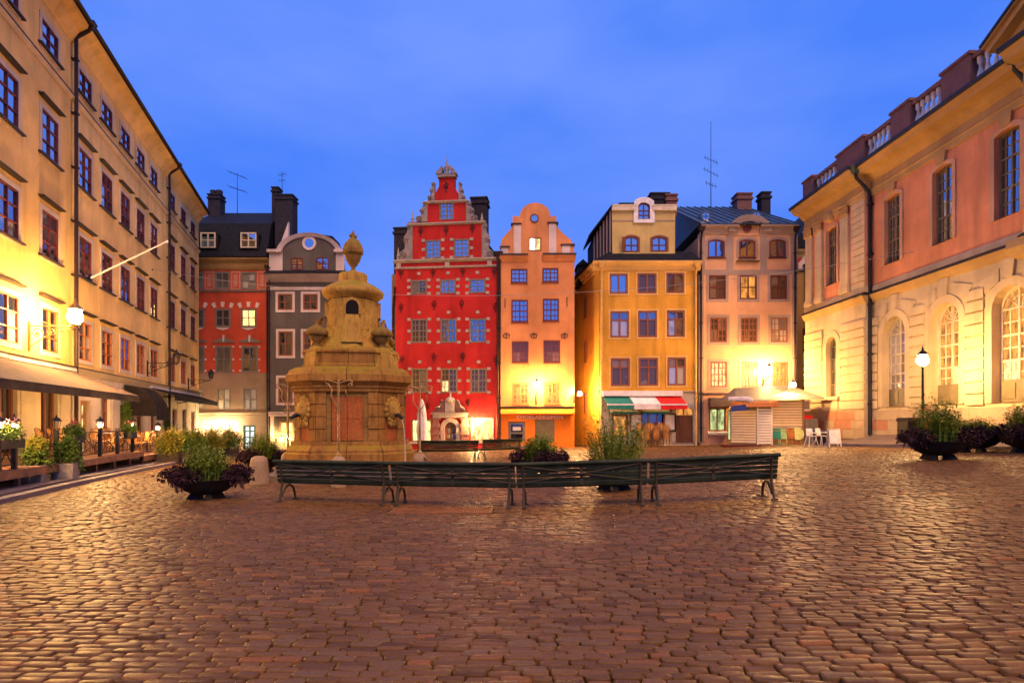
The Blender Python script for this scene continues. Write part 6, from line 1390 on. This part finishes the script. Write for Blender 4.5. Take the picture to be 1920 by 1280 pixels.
# left wing, seen at its corner
a = Vector((kx(1415),KY-.35,0)); b = Vector((kx(1443),KY-.35,0)); c = Vector((kx(1380),KY+.9,0)); zl = zt_(763)
M().hexa([(c.x,c.y,KZ),(a.x,a.y,KZ),(b.x,b.y,KZ),(b.x,KY+2,KZ)],[(c.x,c.y,zl),(a.x,a.y,zl),(b.x,b.y,zl),(b.x,KY+2,zl)]).build('side_cabin', MT['fr_ol'], t)
for k in range(13): mk('slat', shared('slw', lambda: M().hexa([(a.x+.05,-.07,0),(b.x-.08,-.07,0),(b.x-.08,0,0),(a.x+.05,0,0)],[(a.x+.05,-.01,.12),(b.x-.08,-.01,.12),(b.x-.08,0,.12),(a.x+.05,0,.12)]).mesh('slat', MT['shutw'])), t, (0,a.y,KZ+.12+k*.152))
M().box(b.x-.08,b.x,a.y-.06,a.y+.05,KZ,zl).box(a.x-.02,a.x+.04,a.y-.06,a.y+.05,KZ,zl).build('corner_post', MT['shutw'], t)
dv = (a-c); Lw = dv.length; wa = math.atan2(dv.y,dv.x)
for k in range(12): mk('slat', shared('sll', lambda: M().hexa([(.1,-.07,0),(Lw*.96,-.07,0),(Lw*.96,0,0),(.1,0,0)],[(.1,-.01,.12),(Lw*.96,-.01,.12),(Lw*.96,0,.12),(.1,0,.12)]).mesh('slat', MT['shutter'])), t, (c.x,c.y,KZ+.16+k*.152),(0,0,wa))
M().hexa([(kx(1395),KY-.7,zl),(kx(1449),KY-.75,zl),(kx(1449),KY,zl),(kx(1380),KY+.8,zl)],[(kx(1395),KY-.7,zl+.28),(kx(1449),KY-.75,zl+.28),(kx(1449),KY,zl+.34),(kx(1380),KY+.8,zl+.34)]).build('canopy_box', MT['orange'], t)
M().tube([(kx(1368),KY+.1,zl+.45),(kx(1395),KY-.6,zl+.42),(kx(1402),KY-.7,zl+.3)],[.12,.16,.12],8).build('rolled_cloth', MT['lilacc'], t); M().box(-.9,.0,-.03,.0,-.16,.16).build('blue_sign', MT['blue'], t, (kx(1397),KY-.5,zl+.0),(0,R(-6),R(-25)))
zr0 = zt_(752); zr1 = zt_(728)
M().hexa([(kx(1372),KY-.4,zr0-.05),(kx(1538),KY-.5,zr0+.12),(kx(1530),KY+2.9,zr0+.25),(kx(1384),KY+2.9,zr0+.2)],[(kx(1376),KY-.35,zr0+.05),(kx(1536),KY-.45,zr0+.2),(kx(1500),KY+1.2,zr1+.25),(kx(1392),KY+1.2,zr1+.1)]).build('roof', MT['fr_grey'], t)
M().prism([(x0+.1,ztop),(x1+.2,ztop),(x1-.1,ztop+.22),(.5*(x0+x1),ztop+.42),(x0+.3,ztop+.2)],KY-.12,KY-.05).build('roof_gable', MT['rose'], t)
bxx = thing('bin_cabinet','dark grey slatted cabinet with a red box on it beside the kiosk','cabinet',(kx(1520),KY+.2,KZ))
M().box(-.36,.36,-.3,.3,.0,1.5).build('carcass', MT['fr_grey'], bxx)
for k in range(5): M().box(-.34+k*.138,-.22+k*.138,-.33,-.3,.05,1.45).build('slat', MT['fr_grey'], bxx)
rb = thing('red_crate','flat red crate lying on the slatted cabinet by the kiosk','crate',(kx(1514),KY+.2,KZ+1.5)); M().box(-.28,.28,-.2,.2,0,.18).build('body', MT['redc'], rb); M().box(-.30,.30,-.22,.22,.16,.2).build('rim', MT['redc'], rb)
vb = thing('menu_light_box','small pale window box hung on the kiosk side','box',(kx(1513),KY+.1,KZ+1.95)); M().box(-.2,.2,-.06,.1,0,.62).build('frame', MT['plast'], vb); M().box(-.15,.15,-.075,-.06,.1,.54).build('face', MT['lilac'], vb)
# folding chairs and tables leaning on the kiosk
def folded_chair(lab, px, mat, tilt, w_=.42):
    x = kx(px); tt = thing('folding_chair',lab,'chair',(x,KY-.42,g(x,KY)),0,'folded furniture leaning on the kiosk'); tt.rotation_euler = (R(-tilt),0,0)
    M().tube([(-w_/2,0,0),(-w_/2,0,.95),(w_/2,0,.95),(w_/2,0,0)],.02,5).build('frame', MT[mat], tt); M().box(-w_/2+.03,w_/2-.03,-.02,.01,.35,.80).build('seat', MT[mat], tt); M().box(-w_/2+.02,w_/2-.02,-.02,.01,.84,.93).build('back', MT[mat], tt); M().box(-w_/2,w_/2,-.015,.015,.06,.09).build('stretcher', MT[mat], tt)
folded_chair('folded mint green chair leaning at the left of the kiosk counter',1452,'green',10); folded_chair('folded pale mint chair leaning in front of the dark green one',1462,'mint',14,.46); folded_chair('folded brown chair leaning between mint chair and lime table',1478,'rust',10,.4)
x = kx(1492); tt = thing('folding_table','round lime table folded and leaning on the kiosk','table',(x,KY-.35,g(x,KY)),0); tt.rotation_euler = (R(-12),0,0); M().lathe([(.36,-.015),(.36,.015)],0,0,20,False).build('table_top', MT['lime'], tt, (0,0,.62),(R(90),0,0)); M().tube([(-.22,.03,0),(.15,.03,.8)],.018,5).build('leg', MT['mint'], tt); M().tube([(.22,.03,0),(-.15,.03,.8)],.018,5).build('leg', MT['mint'], tt)
# white high chairs, A-board, step
for i,(px,Y) in enumerate(((1521,28.6),(1540,28.3))):
    x = kx(px,Y); tt = thing('high_chair',('white plastic high chair nearest the kiosk cabinet','white plastic high chair beside the white sandwich board')[i],'chair',(x,Y,g(x,Y)),.4*i,'white high chairs by the kiosk')
    M().box(-.16,.16,-.14,.16,.5,.54).build('seat', MT['plast'], tt); M().hexa([(-.16,.14,.54),(.16,.14,.54),(.16,.18,.54),(-.16,.18,.54)],[(-.14,.2,.88),(.14,.2,.88),(.14,.24,.88),(-.14,.24,.88)]).build('backrest', MT['plast'], tt); M().box(-.2,.2,-.36,-.12,.66,.70).build('tray', MT['plast'], tt)
    for sx in (-1,1):
        for sy in (-1,1): M().tube([(sx*.14,sy*.13,.5),(sx*.24,sy*.26,0)],.022,5).build('leg', MT['plast'], tt)
pc = kx(1549,KY-.3); tt = thing('trash_can','dark bin with blue lid behind the white high chairs','bin',(kx(1536,30.6),30.6,g(15.7,30.6))); M().hexa([(-.2,-.2,0),(.2,-.2,0),(.2,.2,0),(-.2,.2,0)],[(-.26,-.26,.62),(.26,-.26,.62),(.26,.26,.62),(-.26,.26,.62)]).build('body', MT['iron'], tt); M().box(-.28,.2,-.28,.28,.63,.74).build('lid', MT['blue'], tt)
YB = 27.4; x = kx(1563,YB); tt = thing('sandwich_board','small white sandwich board standing alone right of the kiosk','sign',(x,YB,g(x,YB)),.05); 
for sy in (-1,1):
    o = M().tube([(-.27,0,0),(-.27,0,.84),(.27,0,.84),(.27,0,0)],.025,5).build('frame', MT['plast'], tt, (0,sy*.14,0),(R(sy*9),0,0)); M().box(-.24,.24,-.012,.012,.16,.80).build('panel', MT['lilacc'], o)
x = kx(1388,32.6); tt = thing('door_step','long dark red wooden step on the ground before the kiosk','step',(x,32.6,g(x,32.6))); M().box(-1.0,1.0,-.35,.35,0,.10).build('tread', MT['mat_red'], tt); M().box(-1.0,1.0,-.37,-.352,-.02,.06).build('riser', MT['mat_red'], tt)

# stacked rattan chairs before the corner restaurant
for si,(px,Y,n_,rz) in enumerate(((1201,36.2,5,.5),(1211,35.6,5,3.4),(1224,36.3,5,.2),(1230,35.4,4,3.1),(1242,36.2,5,.3),(1249,35.5,4,2.9))):
    x = kx(px,Y)
    for k in range(n_):
        chair('rattan chair, %s from the ground in the %s stack before the corner restaurant' % (('lowest','second','third','fourth','fifth','sixth')[k],('leftmost','second','third','fourth','fifth','rightmost')[si]), (x+rnd.uniform(-.01,.01),Y,g(x,Y)+k*.135), rz+rnd.uniform(-.03,.03), 'stacked rattan chairs')
p = at(791,HYP,34.6); tt = thing('parasol','closed pale lilac parasol standing before the red house','parasol',(p.x,34.6,g(p.x,34.6)))
M().tube([(0,0,0),(0,0,3.05)],.03,6).build('pole', MT['iron'], tt); M().loft([[((r_*(1+.22*math.cos(i*4)))*math.cos(2*math.pi*i/16),(r_*(1+.22*math.cos(i*4)))*math.sin(2*math.pi*i/16),z) for i in range(16)] for r_,z in ((.20,.55),(.24,.8),(.26,1.5),(.2,2.3),(.13,2.75),(.03,3.05))],True,True).build('cloth', MT['lilacc'], tt); M().lathe([(.3,0),(.3,.08),(.06,.12)],0,0,12,False).build('base', MT['iron'], tt)

# ================================================================== LAMP POSTS AND OTHER STREET FURNITURE
def pav_z(x, y): a = right_kerb_x(y)+.25; f_ = min(max((x-a)/(KX+.15),0),1); return (g(right_kerb_x(y),y)+.115)*(1-f_)+rbase(y)*f_
def lamp_post(label, x, y, zb, zl, r=.15, bulb='bulb_p'):
    t = thing('lamp_post',label,'lamp',(x,y,zb)); h = zl-zb
    M().lathe([(.14,0),(.14,.12),(.09,.2),(.075,.7),(.055,.8),(.045,h*.6),(.04,h-.28),(.07,h-.25),(.05,h-.2)],0,0,10).build('post', MT['iron'], t)
    f = M(); 
    for k in range(6): 
        a = math.pi/3*k; f.tube([(.11*math.cos(a),.11*math.sin(a),h-.22),(.19*math.cos(a),.19*math.sin(a),h+.22)],.010,4)
    f.lathe([(.23,h+.22),(.15,h+.32),(.05,h+.4),(.03,h+.5),(.005,h+.58)],0,0,6,False).build('lantern_frame', MT['iron'], t); M().ball((0,0,h),r,10,8).build('bulb', MT[bulb], t); return t
Yp = 23.2; xp = kx(1730,Yp); lamp_post('lit lamp post on the pavement before the exchange building', xp, Yp, pav_z(xp,Yp), EYE+114/FPX*Yp, .20)
bracket_lamp('lit lamp on the front gable of the closed kiosk', (kx(1477),KY-.12,zt_(723)-.1), (0,-1), .5, .12, 'bulb_p', .15, s=.55, scroll=False)
bracket_lamp('small lit lantern beside the carved door of the red house', RH.world(RH.u(892),0,RH.z(796)), (RH.d[1],-RH.d[0]), .55, .1, 'bulb_s', .12, s=.6, scroll=False)
Yp = 24.0; xp = kx(1704,Yp); tt = thing('litter_bin','dark square litter bin on the pavement beside the lamp post','bin',(xp,Yp,pav_z(xp,Yp)),.1); M().box(-.28,.28,-.28,.28,.05,.92).build('body', MT['iron'], tt); M().prism([(-.32,.92),(.32,.92),(.26,1.06),(-.26,1.06)],-.32,.32).build('lid', MT['bowl'], tt); M().box(-.2,.2,-.29,-.28,.62,.84).build('opening', MT['void'], tt); M().box(-.24,.24,-.24,.24,0,.05).build('foot', MT['offw'], tt)
